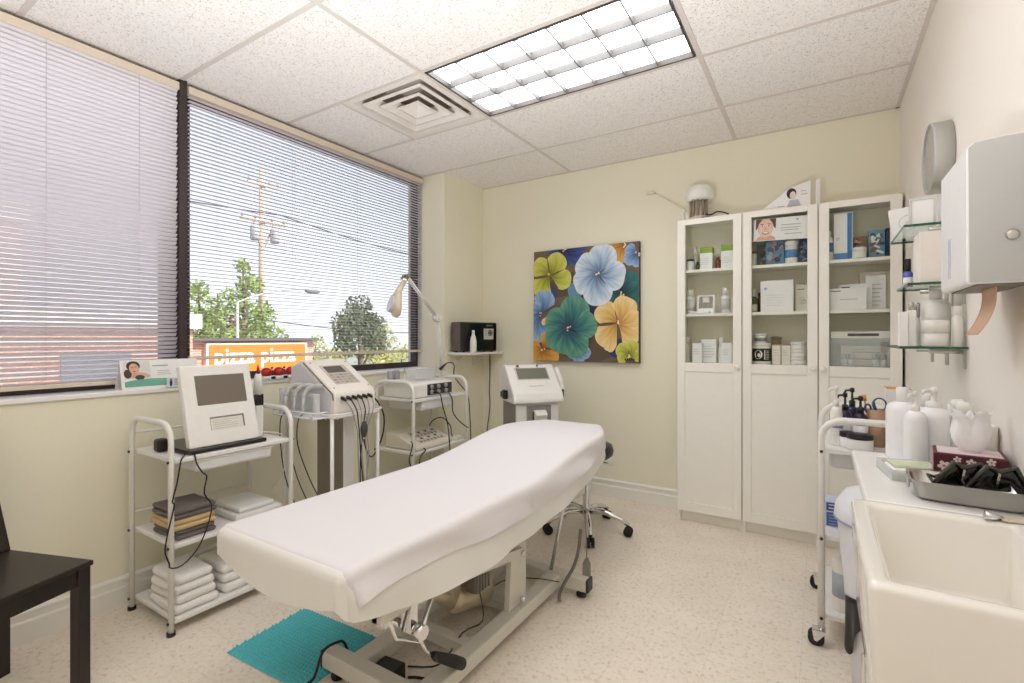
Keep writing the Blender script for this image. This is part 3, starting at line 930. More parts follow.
# handheld wand standing on the first trolley
wd = thing('handheld_wand', 'white handheld wand with red tip standing behind the screen unit', 'wand', (-2.43, 1.44, 0.727))
MB().rbox(-2.45, -2.41, 1.42, 1.46, 0.728, 0.90, 0.006).build('holder', white_plastic, wd)
MB().rbox(-2.449, -2.408, 1.419, 1.461, 0.885, 0.945, 0.006).build('grip_band', black_plastic, wd)
MB().tube([(-2.43, 1.44, 0.94), (-2.425, 1.44, 1.03), (-2.42, 1.437, 1.05)], [0.022, 0.019, 0.012], 12).build('body', white_plastic, wd)
MB().tube([(-2.42, 1.437, 1.048), (-2.418, 1.435, 1.07), (-2.418, 1.433, 1.095)], [0.009, 0.008, 0.002], 10).build('tip', M('dark_red_plastic', (140, 36, 34), 0.35), wd)
MB().tube(smooth_path([(-2.41, 1.455, 0.75), (-2.36, 1.512, 0.738), (-2.35, 1.536, 0.70), (-2.35, 1.54, 0.6), (-2.38, 1.54, 0.5), (-2.45, 1.53, 0.42)]), 0.0025, 6).build('cable', white_plastic, wd)

# ------------------------------------------------------------------ sill objects
def brochure():
    t_ = thing('brochure_stand', 'folded cardboard brochure display with a woman and teal band on the sill', 'brochure', (XW - 0.01, 1.075, 0.988))
    y0, y1, z0, z1 = 0.952, 1.30, 0.9885, 1.125
    x0 = XW + 0.002
    b = MB().prism([(x0, z0), (x0 - 0.035, z1), (x0 - 0.037, z1), (x0 - 0.004, z0)], 1, y0 + 0.012, y1)
    b.prism([(x0 - 0.08, z0), (x0 - 0.037, z1), (x0 - 0.039, z1), (x0 - 0.084, z0)], 1, y0 + 0.012, y1)
    bd = b.build('card', paper_white, t_)
    mt = panel((x0, y0 + 0.012, z0), (0, 1, 0), (-0.035, 0, 0.1365)) @ Matrix.Translation((0, 0, 0.0006))
    w, h = y1 - y0 - 0.012, 0.14
    a = Art()
    a.rect(0.012, 0.05, 0.12, h - 0.004, (226, 224, 222))
    a.ell(0.052, 0.112, 0.028, 0.024, (52, 38, 34)); a.ell(0.028, 0.075, 0.016, 0.022, (74, 54, 48))
    a.ell(0.055, 0.098, 0.020, 0.027, (224, 176, 150), 0.2)
    a.poly([(0.04, 0.055), (0.075, 0.055), (0.07, 0.08), (0.048, 0.08)], (214, 164, 138))
    a.ell(0.09, 0.068, 0.03, 0.010, (222, 178, 150), -0.3); a.ell(0.075, 0.056, 0.02, 0.012, (66, 60, 64))
    a.ell(0.048, 0.105, 0.004, 0.002, (60, 40, 40)); a.ell(0.062, 0.107, 0.004, 0.002, (60, 40, 40)); a.ell(0.056, 0.086, 0.006, 0.0025, (186, 92, 84))
    a.poly([(0.012, 0.012), (0.012, 0.036), (0.05, 0.044), (0.11, 0.048), (0.2, 0.046), (0.2, 0.012)], (112, 178, 158))
    a.lines(0.13, 0.112, 0.09, 1, 0.01, 0.004, (120, 160, 156)); a.lines(0.15, 0.085, 0.07, 3, 0.009, 0.002, (170, 170, 170))
    a.build('printed_picture', mt, bd, ink)
brochure()
bc = thing('business_card', 'small printed card with a dark figure leaning against the brochure display', 'card', (XW + 0.02, 1.165, 0.988))
p = MB().box(XW + 0.018, XW + 0.0195, 1.14, 1.21, 0.9885, 1.035)
p.build('card', paper_white, bc)
a = Art(); a.rect(0, 0, 0.07, 0.046, (214, 224, 232)); a.ell(0.018, 0.02, 0.006, 0.017, (30, 30, 36)); a.ell(0.018, 0.038, 0.004, 0.005, (70, 50, 46)); a.lines(0.032, 0.038, 0.03, 4, 0.008, 0.003, (110, 150, 170))
a.build('printed_picture', panel((XW + 0.0197, 1.14, 0.9885), (0, 1, 0), (0, 0, 1)), bc, ink)

red = M('glossy_red_plastic', (176, 40, 36), 0.3, 0, 0.1, 40)
for k, y in enumerate((1.665, 1.742, 1.822)):
    t_ = thing('suction_cup', 'red domed cup in a white holder on the sill, %s' % ('nearest the screen unit', 'middle one of three', 'nearest the sloped console')[k], 'cup', (XW - 0.005, y, 0.988), 0, 'red domed cups on the sill')
    MB().rbox(XW - 0.035, XW + 0.028, y - 0.034, y + 0.036, 0.9885, 1.008, 0.006).build('holder', white_plastic, t_)
    MB().rbox(XW - 0.03, XW + 0.031, y + 0.012, y + 0.038, 0.991, 1.006, 0.003).build('clip', black_plastic, t_)
    m = MB(); m.ell((XW - 0.002, y, 1.03), 0.030, 0.033, 0.028, 20, 12)
    m.build('dome', red, t_)
    MB().tube([(XW + 0.012, y + 0.02, 1.052), (XW + 0.016, y + 0.03, 1.058)], 0.006, 8).build('nozzle', M('brown_plastic', (96, 60, 48), 0.5), t_)

# ------------------------------------------------------------------ console stand with sloped control console
def console_stand():
    X1, X0, Ya, Yb = -2.13, -2.56, 1.665, 1.985
    ZB = 0.818
    t_ = thing('equipment_stand', 'tall white equipment stand with wire basket rail and grey column', 'equipment stand', (-2.34, 1.82, 0))
    MB().rbox(X0, X1, Ya, Yb, ZB - 0.012, ZB, 0.005).build('top_shelf', white_lam, t_)
    for (x, y) in ((X1 - 0.012, Ya + 0.004), (X1 - 0.012, Yb - 0.004), (X0 + 0.012, Ya + 0.004), (X0 + 0.012, Yb - 0.004)):
        MB().cyl((x, y, 0.02), (x, y, ZB - 0.01), 0.0105, 10).build('leg', white_metal, t_)
        MB().lathe(x, y, [(0.016, 0), (0.016, 0.03)], 12).build('foot', rubber, t_)
    MB().rbox(X0 + 0.01, X1 - 0.01, Ya + 0.01, Yb - 0.01, 0.05, 0.075, 0.004).build('lower_shelf', white_lam, t_)
    MB().box(-2.44, -2.215, 1.80, 1.865, 0.075, ZB - 0.012).build('column', M('satin_column_grey', (150, 142, 132), 0.35, 0.5, 0.05, 2), t_)
    MB().box(-2.215, -2.208, 1.798, 1.867, 0.075, ZB - 0.012).build('column_trim', white_plastic, t_)
    r = 0.05
    rail = []
    for (cx, cy, a0) in ((X1 - r + .02, Ya + r - 0.02, -PI / 2), (X1 - r + .02, Yb - r + .02, 0), (X0 + r, Yb - r + .02, PI / 2), (X0 + r, Ya + r - 0.02, PI)):
        rail += arc((cx, cy, ZB + 0.012), r, a0, a0 + PI / 2, 5, (1, 0, 0), (0, 1, 0))
    MB().tube(rail, 0.0055, 8, closed=True).build('basket_rail', white_metal, t_)
    w = MB()
    for p in rail[::4]: w.cyl(p, (p.x, p.y, ZB - 0.012), 0.003, 6)
    w.build('rail_post', white_metal, t_)
    # handpiece tray on the near side
    ht = MB().rbox(-2.50, -2.15, 1.565, 1.655, ZB - 0.004, ZB + 0.006, 0.004)
    for z in (ZB + 0.03,):
        ht.tube([(-2.50, 1.65, z), (-2.505, 1.58, z), (-2.49, 1.562, z), (-2.17, 1.562, z), (-2.15, 1.58, z), (-2.15, 1.65, z)], 0.004, 6)
    for x in (-2.49, -2.32, -2.17): ht.cyl((x, 1.564, ZB), (x, 1.564, ZB + 0.03), 0.003, 6)
    ht.build('handpiece_tray', M('clear_acrylic_tray', (226, 230, 232), 0.2), t_)
    hb = MB().rbox(-2.50, -2.20, 1.626, 1.632, 0.92, 0.94, 0.002).rbox(-2.50, -2.478, 1.60, 1.66, ZB + 0.006, 0.955, 0.004).rbox(-2.222, -2.20, 1.61, 1.64, ZB + 0.006, 0.94, 0.004)
    hb.build('holder_bar', M('silver_acrylic', (206, 206, 206), 0.2), t_)
console_stand()

def console():
    y0, y1 = 1.685, 1.965
    zq, z0 = 0.819, 0.873
    prof = [(-2.14, zq + 0.012), (-2.14, z0 + 0.055), (-2.152, z0 + 0.075), (-2.40, z0 + 0.232), (-2.43, z0 + 0.236), (-2.52, z0 + 0.20), (-2.53, zq), (-2.16, zq)]
    t_ = thing('control_console', 'off-white sloped control console with keypad and hanging cables', 'console', (-2.33, 1.825, zq))
    h = MB().prism(prof, 1, y0, y1).build('housing', M('warm_white_abs', (236, 230, 220), 0.4), t_)
    bv = h.modifiers.new('bevel', 'BEVEL'); bv.width = 0.014; bv.segments = 3; bv.limit_method = 'ANGLE'; bv.angle_limit = R(20)
    sk = [(-2.17, zq + 0.012), (-2.17, z0 + 0.05), (-2.43, z0 + 0.215), (-2.50, z0 + 0.19), (-2.50, zq + 0.01)]
    MB().prism(sk, 1, y0 - 0.004, y0 + 0.01).build('side_panel', M('pale_blue_grey_panel', (216, 216, 220), 0.35), t_)
    for yy in (y0 - 0.003, y1 + 0.003):
        MB().tube([(-2.15, yy, z0 + 0.03), (-2.155, yy, z0 + 0.062), (-2.40, yy, z0 + 0.22)], 0.003, 6).build('seam', M('slate_seam', (110, 106, 108), 0.5), t_)
    mt = panel((-2.152, y0, z0 + 0.075), (0, 1, 0), (-0.248, 0, 0.157)) @ Matrix.Translation((0, 0, 0.001))
    L = math.hypot(0.248, 0.157)
    w = y1 - y0
    k = MB().rbox(w * 0.2, w * 0.8, L * 0.2, L * 0.8, -0.004, 0.0008, 0.002); k.xf(mt)
    kp = k.build('keypad', M('keypad_grey', (196, 186, 176), 0.45), t_)
    d = MB().box(w * 0.27, w * 0.70, L * 0.56, L * 0.76, 0, 0.0018); d.xf(mt)
    d.build('display', M('lcd_dark', (96, 88, 86), 0.25), t_)
    a = Art()
    for i in range(4):
        for j in range(5): a.rect(w * (0.24 + 0.11 * j), L * (0.23 + 0.075 * i), w * (0.32 + 0.11 * j), L * (0.275 + 0.075 * i), ((168, 158, 148), (182, 172, 162), (150, 140, 132))[(i * 2 + j) % 3])
    a.build('printed_keys', mt @ Matrix.Translation((0, 0, 0.001)), kp, ink)
    s = MB()
    for (u, v) in ((0.08, 0.1), (0.92, 0.1), (0.08, 0.9), (0.92, 0.9)):
        s.lathe(w * u, L * v, [(0.006, 0), (0.006, 0.0015), (0, 0.0018)], 10)
    s.xf(mt); s.build('screw_cap', M('screw_cap_tan', (186, 168, 150), 0.5), t_)
    for i in range(6):
        y = y0 + 0.045 + i * 0.036
        MB().tube([(-2.145, y, z0 + 0.04), (-2.118, y, z0 + 0.034), (-2.108, y, z0 + 0.026)], [0.010, 0.009, 0.006], 10).build('connector', black_plastic, t_)
    grey_c, blk = M('grey_cable', (172, 168, 162), 0.5), black_plastic
    rnd = random.Random(5)
    for i in range(6):
        y = y0 + 0.045 + i * 0.036
        ye = 1.84 + 0.012 * (i - 2.5)
        pts = [(-2.108, y, z0 + 0.026), (-2.085, y * 0.7 + ye * 0.3, z0 - 0.03), (-2.10, y * 0.3 + ye * 0.7, z0 - 0.10), (-2.11, ye, z0 - 0.16), (-2.11, ye + rnd.uniform(-.02, .02), z0 - 0.32), (-2.12, ye + rnd.uniform(-.05, .05), z0 - 0.50 - 0.03 * i)]
        MB().tube(smooth_path(pts), 0.0034, 6).build('cable', (grey_c, blk)[i % 2 if i < 4 else 0], t_)
    pl = MB().ell((-2.10, 1.845, z0 - 0.14), 0.018, 0.022, 0.045, 12, 8)
    pl.build('cable_clamp', M('dark_grey_plastic', (70, 70, 70), 0.5), t_)
    MB().tube(smooth_path([(-2.30, y1, z0 + 0.06), (-2.26, 2.03, z0 + 0.03), (-2.2, 2.075, z0 - 0.08), (-2.2, 2.08, z0 - 0.2), (-2.2, 2.03, z0 - 0.3), (-2.16, 1.95, z0 - 0.32), (-2.13, 1.89, z0 - 0.27), (-2.12, 1.86, z0 - 0.2)]), 0.0045, 8).build('loop_cable', blk, t_)
console()

# handpieces hooked over the holder bar
for i, (x, lab) in enumerate(((-2.42, 'grey hooked handpiece on the stand holder bar, nearest the window'), (-2.345, 'grey hooked handpiece in the middle of the stand holder bar'), (-2.27, 'grey hooked handpiece on the stand holder bar, nearest the treatment table'))):
    t_ = thing('handpiece', lab, 'handpiece', (x, 1.62, 0.83), 0, 'handpieces on the stand holder bar')
    gm_ = M('light_grey_abs', (190, 190, 186), 0.4)
    MB().tube(smooth_path([(x + 0.055, 1.665, 0.972), (x + 0.03, 1.65, 0.974), (x + 0.005, 1.625, 0.966), (x - 0.004, 1.605, 0.945), (x - 0.004, 1.595, 0.92)]), [0.010, 0.012, 0.014, 0.015, 0.016, 0.016, 0.015, 0.014, 0.013, 0.013, 0.012, 0.011, 0.011, 0.010, 0.010, 0.010, 0.009], 12).build('body', gm_, t_)
    MB().tube([(x - 0.004, 1.595, 0.92), (x - 0.004, 1.592, 0.86), (x - 0.004, 1.592, 0.832)], [0.009, 0.0085, 0.006], 10).build('nozzle', gm_, t_)
    MB().tube(smooth_path([(x - 0.004, 1.592, 0.835), (x, 1.56, 0.80), (x + 0.005, 1.555, 0.68), (x + 0.04, 1.56 + 0.02 * i, 0.50), (x + 0.09, 1.59 + 0.03 * i, 0.34), (x + 0.11, 1.62 + 0.02 * i, 0.22)]), 0.003, 6).build('cable', black_plastic, t_)
def ringp_(hx, hy, z, n=28, p=0.35):
    return [(hx * abs(math.cos(t)) ** p * (1 if math.cos(t) >= 0 else -1), hy * abs(math.sin(t)) ** p * (1 if math.sin(t) >= 0 else -1), z) for t in [2 * PI * k / n for k in range(n)]]
# ------------------------------------------------------------------ second trolley by the column
trolley('white metal trolley under the magnifying lamp beside the window column', -2.62, -2.27, 2.41, 2.99, 0.932, (0.818, 0.465, 0.10), (2.5, 2.86, 0.062), (0.89,))

_mark = set(bpy.data.objects)
def front_unit():
    t_ = thing('treatment_unit', 'white treatment unit with dark knob panel on the lamp trolley top shelf', 'treatment unit', (-2.44, 2.66, 0.826))
    y0, y1 = 2.44, 2.86
    h = MB().prism([(-2.30, 0.828), (-2.30, 0.915), (-2.32, 0.93), (-2.58, 0.94), (-2.58, 0.828)], 1, y0, y1).build('housing', white_plastic, t_)
    bv = h.modifiers.new('bevel', 'BEVEL'); bv.width = 0.01; bv.segments = 3; bv.limit_method = 'ANGLE'
    MB().rbox(-2.302, -2.296, y0 + 0.14, y1 - 0.015, 0.838, 0.914, 0.002).build('control_panel', M('dark_control_panel', (62, 56, 52), 0.35), t_)
    for (dy, dz) in ((0.18, 0.895), (0.25, 0.895), (0.33, 0.897), (0.18, 0.86), (0.25, 0.858), (0.335, 0.86)):
        MB().lathe(0, 0, [(0.016, 0), (0.014, 0.012), (0, 0.013)], 14).xf(Matrix.Translation((-2.296, y0 + dy, dz)) @ Matrix.Rotation(PI / 2, 4, 'Y')).build('knob', M('silver_knob', (176, 172, 168), 0.3, 0.4), t_)
    MB().rbox(-2.55, -2.33, y0 + 0.02, y1 - 0.02, 0.8255, 0.83, 0.001).build('foot_pad', black_plastic, t_)
    for (y, pts) in ((2.62, [(-2.296, 2.62, 0.855), (-2.24, 2.64, 0.85), (-2.225, 2.66, 0.75), (-2.215, 2.70, 0.62), (-2.21, 2.72, 0.42)]), (2.76, [(-2.296, 2.78, 0.86), (-2.25, 2.79, 0.80), (-2.25, 2.80, 0.70), (-2.24, 2.87, 0.62), (-2.24, 2.97, 0.56)])):
        MB().tube(smooth_path(pts), 0.004, 8).build('cable', black_plastic, t_)
front_unit()

tb = thing('plastic_tub', 'clear plastic tub standing on the white treatment unit', 'tub', (-2.45, 2.68, 0.941))
fp = clear_plastic('frosted_plastic', (240, 242, 242), 0.34)
q = MB(); rg = [ringp_(0.065, 0.105, 0.001), ringp_(0.075, 0.115, 0.075), ringp_(0.082, 0.122, 0.078), ringp_(0.073, 0.113, 0.074), ringp_(0.062, 0.102, 0.006)]
q.add([p for r_ in rg for p in r_], [(i * 28 + j, i * 28 + (j + 1) % 28, (i + 1) * 28 + (j + 1) % 28, (i + 1) * 28 + j) for i in range(4) for j in range(28)] + [tuple(range(28)), tuple(range(112, 140))], True)
q.build('bowl', fp, tb, local=True)
gb2 = thing('probe_holder', 'grey pair of probe cups standing behind the treatment unit on the lamp trolley', 'holder', (-2.60, 2.56, 0.826))
MB().rbox(-2.618, -2.585, 2.50, 2.62, 0.8265, 0.90, 0.003).build('bracket', grey_plastic, gb2)
for k, y in enumerate((2.53, 2.59)):
    MB().lathe(-2.603, y, [(0.02, 0.901), (0.022, 0.905), (0.022, 1.0), (0.017, 1.0), (0.016, 0.91), (0, 0.91)], 14).build('cup', M('grey_clear_plastic', (160, 158, 154), 0.25), gb2)

for _o in set(bpy.data.objects) - _mark:
    if _o.parent is None: _o.location.z -= 0.007
_mark = set(bpy.data.objects)
def lower_unit():

    t_ = thing('electrotherapy_unit', 'beige sloped electrotherapy unit with keypad on the lamp trolley lower shelf', 'electrotherapy unit', (-2.44, 2.68, 0.526))
    y0, y1 = 2.45, 2.83
    h = MB().prism([(-2.28, 0.528), (-2.28, 0.55), (-2.30, 0.56), (-2.46, 0.625), (-2.57, 0.63), (-2.57, 0.528)], 1, y0, y1).build('housing', M('beige_abs', (226, 218, 200), 0.45), t_)
    bv = h.modifiers.new('bevel', 'BEVEL'); bv.width = 0.007; bv.segments = 2; bv.limit_method = 'ANGLE'
    mt = panel((-2.30, y0, 0.56), (0, 1, 0), (-0.16, 0, 0.065)) @ Matrix.Translation((0, 0, 0.0008))
    a = Art()
    a.rect(0.07, 0.01, 0.36, 0.16, (206, 198, 182))
    for i in range(4):
        for j in range(7): a.rect(0.09 + 0.036 * j, 0.022 + 0.034 * i, 0.113 + 0.036 * j, 0.042 + 0.034 * i, ((120, 112, 104), (90, 86, 82), (150, 140, 128), (232, 226, 214))[(i * 3 + j * 2) % 4])
    a.build('printed_keypad', mt, t_, ink)
    MB().tube(smooth_path([(-2.52, 2.83, 0.60), (-2.5, 2.87, 0.66), (-2.44, 2.91, 0.68), (-2.38, 2.93, 0.62), (-2.36, 2.92, 0.56), (-2.32, 2.90, 0.533)]), 0.004, 8).build('cable', black_plastic, t_)
    MB().tube(smooth_path([(-2.28, 2.52, 0.54), (-2.245, 2.50, 0.53), (-2.235, 2.44, 0.50), (-2.235, 2.43, 0.42)]), 0.004, 8).build('cable', black_plastic, t_)
    MB().tube(smooth_path([(-2.30, 2.42, 0.60), (-2.25, 2.38, 0.585), (-2.23, 2.33, 0.50), (-2.23, 2.37, 0.43), (-2.23, 2.42, 0.41)]), 0.004, 8).build('cable', black_plastic, t_)
lower_unit()
rc = MB().rbox(-2.33, -2.285, 2.875, 2.965, 0.526, 0.552, 0.006)
tag(rc.build('remote_control', white_plastic), 'small white remote lying beside the beige electrotherapy unit', 'remote')
for _o in set(bpy.data.objects) - _mark:
    if _o.parent is None: _o.location.z -= 0.06

# ------------------------------------------------------------------ magnifying lamp
def lamp():
    t_ = thing('magnifying_lamp', 'white articulated magnifying lamp clamped to the trolley by the window', 'lamp', (-2.50, 2.985, 0.945))
    cl = MB().rbox(-2.52, -2.48, 2.955, 3.02, 0.946, 0.975, 0.006).rbox(-2.52, -2.48, 2.958, 3.018, 0.90, 0.93, 0.005).cyl((-2.50, 3.018, 0.905), (-2.50, 3.018, 0.97), 0.006)
    cl.build('clamp', white_metal, t_)
    p0, p1, p2 = Vector((-2.50, 2.975, 0.97)), Vector((-2.50, 2.918, 1.385)), Vector((-2.50, 2.585, 1.672))
    for name, a, b in (('lower_arm', p0, p1), ('upper_arm', p1, p2)):
        m = MB()
        for dx in (-0.011, 0.011): m.cyl(a + Vector((dx, 0, 0)), b + Vector((dx, 0, 0)), 0.007, 10)
        m.build(name, white_metal, t_)
    MB().cyl(p0 + Vector((0, 0, -0.03)), p0 + Vector((0, 0, 0.03)), 0.012).build('post', white_metal, t_)
    j = MB().cyl(p1 + Vector((-0.024, 0, 0)), p1 + Vector((0.026, 0, 0)), 0.03, 18).cyl(p1 + Vector((0.026, 0, 0)), p1 + Vector((0.036, 0, 0)), 0.018, 14)
    j.build('elbow_joint', white_metal, t_)
    k = MB().cyl(p2 + Vector((-0.02, 0, 0)), p2 + Vector((0.02, 0, 0)), 0.016, 14).tube([p2, p2 + Vector((0, -0.03, 0.005)), p2 + Vector((0, -0.05, -0.025))], 0.008, 8)
    k.build('wrist_joint', M('olive_joint', (134, 126, 92), 0.5), t_)
    # head: teardrop ring hanging, seen nearly edge-on
    m = MB()
    c = Vector((-2.50, 2.455, 1.46))
    n = 28
    mt = Matrix.Translation((-2.50, 2.528, 1.645)) @ Matrix.Rotation(R(-18), 4, 'X') @ Matrix.Rotation(R(-28), 4, 'Z')
    outl = [(0, 0.012, 0.018), (-0.05, 0.02, 0.02), (-0.09, 0.03, 0.022), (-0.13, 0.055, 0.032), (-0.18, 0.08, 0.038), (-0.225, 0.082, 0.036), (-0.26, 0.06, 0.026), (-0.275, 0.02, 0.012)]
    vs = []
    for (z, wx, ty) in outl:
        for q in range(14):
            a = 2 * PI * q / 14
            vs.append((wx * math.cos(a), ty * math.sin(a) - 0.03 * math.sin(PI * min(1, -z / 0.275)) + 0.03, z))
    m.add(vs, [(i * 14 + q, i * 14 + (q + 1) % 14, (i + 1) * 14 + (q + 1) % 14, (i + 1) * 14 + q) for i in range(len(outl) - 1) for q in range(14)], True)
    m.add(vs[:14], [tuple(range(14))]); m.add(vs[-14:], [tuple(range(14))])
    m.xf(mt); m.build('lamp_head', M('ivory_lamp_head', (226, 212, 186), 0.4), t_)
    l = MB(); vs = [(0.062 * math.cos(2 * PI * q / 24), 0.004, 0.06 * math.sin(2 * PI * q / 24) - 0.195) for q in range(24)]
    vs2 = [(v[0], -0.036, v[2]) for v in vs]
    l.add(vs + vs2, [(i, (i + 1) % 24, 24 + (i + 1) % 24, 24 + i) for i in range(24)] + [tuple(range(24)), tuple(range(24, 48))])
    l.xf(mt); l.build('lens', M('lens_grey', (206, 204, 204), 0.12), t_)
    MB().tube(smooth_path([(-2.49, 2.965, 1.0), (-2.47, 2.99, 1.03), (-2.44, 3.02, 1.035), (-2.43, 3.04, 1.01), (-2.43, 3.04, 0.93), (-2.36, 3.035, 0.86), (-2.29, 3.035, 0.78), (-2.27, 3.035, 0.6), (-2.26, 3.03, 0.45)]), 0.004, 8).build('cable', black_plastic, t_)
    MB().tube([(-2.495, 2.94, 0.985), (-2.47, 2.985, 1.025)], [0.012, 0.007], 10).build('plug', M('navy_plug', (40, 44, 60), 0.4), t_)
lamp()

# ------------------------------------------------------------------ radio shelf
ws = thing('wall_shelf', 'small white bracket shelf in the room corner beneath the black radio', 'shelf', (-2.465, 3.385, 1.1))
MB().rbox(XCOL, XCOL + 0.232, 3.135, 3.628, 1.092, 1.112, 0.004).build('board', white_lam, ws)
for y in (3.2, 3.5):
    m = MB().box(XCOL, XCOL + 0.004, y - 0.012, y + 0.012, 0.98, 1.091).box(XCOL + 0.004, XCOL + 0.17, y - 0.012, y + 0.012, 1.087, 1.091)
    m.prism([(XCOL + 0.004, 0.99), (XCOL + 0.15, 1.087), (XCOL + 0.14, 1.087), (XCOL + 0.004, 1.0)], 1, y - 0.004, y + 0.004)
    m.build('bracket', white_metal, ws)
def radio():
    h = 0.246
    t_ = thing('radio', 'black boxy radio with a silver disc label on the corner shelf', 'radio', (-2.4476, 3.328, 1.1125), R(75))
    MB().rbox(-0.19, 0.19, -0.066, 0.066, 0.006, h, 0.006).build('case', M('black_radio_case', (36, 34, 34), 0.3), t_, local=True)
    MB().rbox(-0.193, -0.186, -0.06, 0.06, 0.012, h - 0.008, 0.002).build('side_panel', M('dark_walnut_side', (98, 88, 80), 0.45, 0, 0.25, 20), t_, local=True)
    MB().rbox(-0.10, 0.186, -0.072, -0.064, 0.014, h - 0.008, 0.003).build('front_panel', M('gloss_black_panel', (18, 18, 20), 0.12), t_, local=True)
    st = MB().box(0.045, 0.15, -0.0735, -0.0722, 0.105, 0.195).build('disc_label', M('silver_sticker', (206, 204, 190), 0.35, 0.2), t_, local=True)
    a = Art(); a.ell(0.07, 0.055, 0.028, 0.028, (120, 116, 110)); a.ell(0.07, 0.055, 0.01, 0.01, (40, 40, 40)); a.lines(0.008, 0.08, 0.03, 4, 0.014, 0.004, (140, 136, 128))
    a.build('printed_label', frame(t_) @ panel((0.045, -0.0738, 0.105), (1, 0, 0), (0, 0, 1)), st, ink)
    MB().box(0.07, 0.14, -0.0735, -0.0722, 0.215, 0.226).build('maker_plate', M('dim_print', (92, 88, 84), 0.5), t_, local=True)
    for y in (-0.15, 0.15):
        for x in (-0.05, 0.05): MB().lathe(y, x, [(0.01, 0), (0.01, 0.007)], 10).build('foot', rubber, t_, local=True)
    MB().tube(smooth_path([(-2.47, 3.53, 1.16), (-2.49, 3.61, 1.15), (-2.50, 3.6365, 1.125), (-2.50, 3.637, 1.05), (-2.50, 3.637, 0.9), (-2.505, 3.637, 0.74), (-2.50, 3.637, 0.6), (-2.53, 3.636, 0.4), (-2.54, 3.62, 0.14)]), 0.004, 8).build('power_cable', M('brown_black_cable', (52, 46, 40), 0.5), t_)
radio()
sp = thing('spray_bottle', 'small white tapered bottle standing in front of the black radio', 'bottle', (-2.362, 3.20, 1.1125))
MB().lathe(0, 0, [(0.024, 0), (0.027, 0.004), (0.027, 0.09), (0.02, 0.125), (0.013, 0.14), (0.013, 0.15)], 18).build('body', white_plastic, sp, local=True)
MB().lathe(0, 0, [(0.012, 0.15), (0.012, 0.175), (0.006, 0.18), (0, 0.18)], 14).build('cap', M('clear_cap', (226, 226, 224), 0.3), sp, local=True)

# ------------------------------------------------------------------ tall laser machine
def laser():
    cx, cy, rz = -1.80, 3.12, R(50)
    t_ = thing('laser_machine', 'tall white laser machine with sloped screen head behind the treatment table', 'laser machine', (cx, cy, 0), rz)
    body = M('laser_white', (232, 230, 224), 0.35)
    gs = M('laser_grey', (138, 134, 126), 0.45)
    h = MB().prism([(-0.17, 0.06), (-0.17, 0.775), (0.13, 0.775), (0.13, 0.06)], 0, -0.155, 0.155).build('tower', gs, t_, local=True)
    MB().rbox(-0.158, 0.158, -0.19, -0.16, 0.08, 0.772, 0.012).build('front_cover', body, t_, local=True)
    # head: (y,z) profile, leaning screen
    hd = MB().prism([(-0.22, 0.80), (-0.215, 0.775), (0.15, 0.775), (0.15, 1.0), (0.03, 1.035), (-0.01, 1.032), (-0.20, 0.845)], 0, -0.185, 0.185)
    ho = hd.build('head', body, t_, local=True)
    bv = ho.modifiers.new('bevel', 'BEVEL'); bv.width = 0.012; bv.segments = 3; bv.limit_method = 'ANGLE'
    mt = frame(t_) @ panel((-0.185, -0.203, 0.845), (1, 0, 0), (0, 0.19, 0.187)) @ Matrix.Translation((0, 0, 0.001))
    L = math.hypot(0.19, 0.187)
    s = MB().rbox(0.07, 0.30, L * 0.50, L * 0.88, -0.004, 0.001, 0.002); s.xf(mt)
    s.build('screen', M('grey_green_lcd', (116, 118, 104), 0.25, 0, 0.06, 6), t_)
    b = MB().rbox(0.06, 0.31, L * 0.475, L * 0.905, -0.004, 0.0004, 0.002); b.xf(mt); b.build('screen_bezel', M('bezel_grey', (190, 188, 184), 0.4), t_)
    a = Art(); a.lines(0.13, L * 0.26, 0.11, 1, 0.01, 0.005, (170, 170, 168), 0)
    a.build('printed_mark', mt, t_, ink)
    r = MB().lathe(0.09, L * 0.955, [(0.010, 0), (0.010, 0.008), (0, 0.009)], 14); r.xf(mt); r.build('stop_button', red, t_)
    r = MB().lathe(0.24, L * 0.955, [(0.006, 0), (0.006, 0.012), (0, 0.013)], 12); r.xf(mt); r.build('key_switch', black_plastic, t_)
    MB().rbox(-0.085, 0.095, -0.2, -0.186, 0.52, 0.762, 0.006).build('holder_recess', M('laser_recess', (134, 132, 126), 0.5), t_, local=True)
    MB().rbox(-0.045, 0.055, -0.21, -0.195, 0.54, 0.72, 0.006).build('holder_well', M('well_dark', (64, 62, 60), 0.5), t_, local=True)
    c = MB().prism([(-0.205, 0.60), (-0.245, 0.70), (-0.225, 0.72), (-0.20, 0.73), (-0.19, 0.60)], 0, -0.035, 0.05).build('cup_holder', body, t_, local=True)
    MB().box(-0.215, -0.19, -0.09, -0.03, 0.80, 0.86).rbox(-0.225, -0.205, -0.10, -0.02, 0.81, 0.85, 0.006).build('side_hook', black_plastic, t_, local=True)
    hp = MB().tube(smooth_path([(0.205, -0.01, 1.005), (0.215, -0.03, 0.97), (0.225, -0.06, 0.92), (0.23, -0.07, 0.875), (0.222, -0.075, 0.85)]), 0.022, 12)
    hp.build('applicator', body, t_, local=True)
    MB().rbox(0.18, 0.24, -0.10, -0.04, 0.80, 0.858, 0.008).build('applicator_holder', M('charcoal_plastic', (84, 82, 80), 0.5), t_, local=True)
    MB().rbox(-0.175, 0.175, -0.21, 0.16, 0.03, 0.075, 0.012).build('plinth', gs, t_, local=True)
    for sx in (-0.13, 0.13):
        for sy in (-0.16, 0.12):
            MB().cyl((sx - 0.012, sy, 0.022), (sx + 0.012, sy, 0.022), 0.022, 14).build('caster', rubber, t_, local=True)
laser()

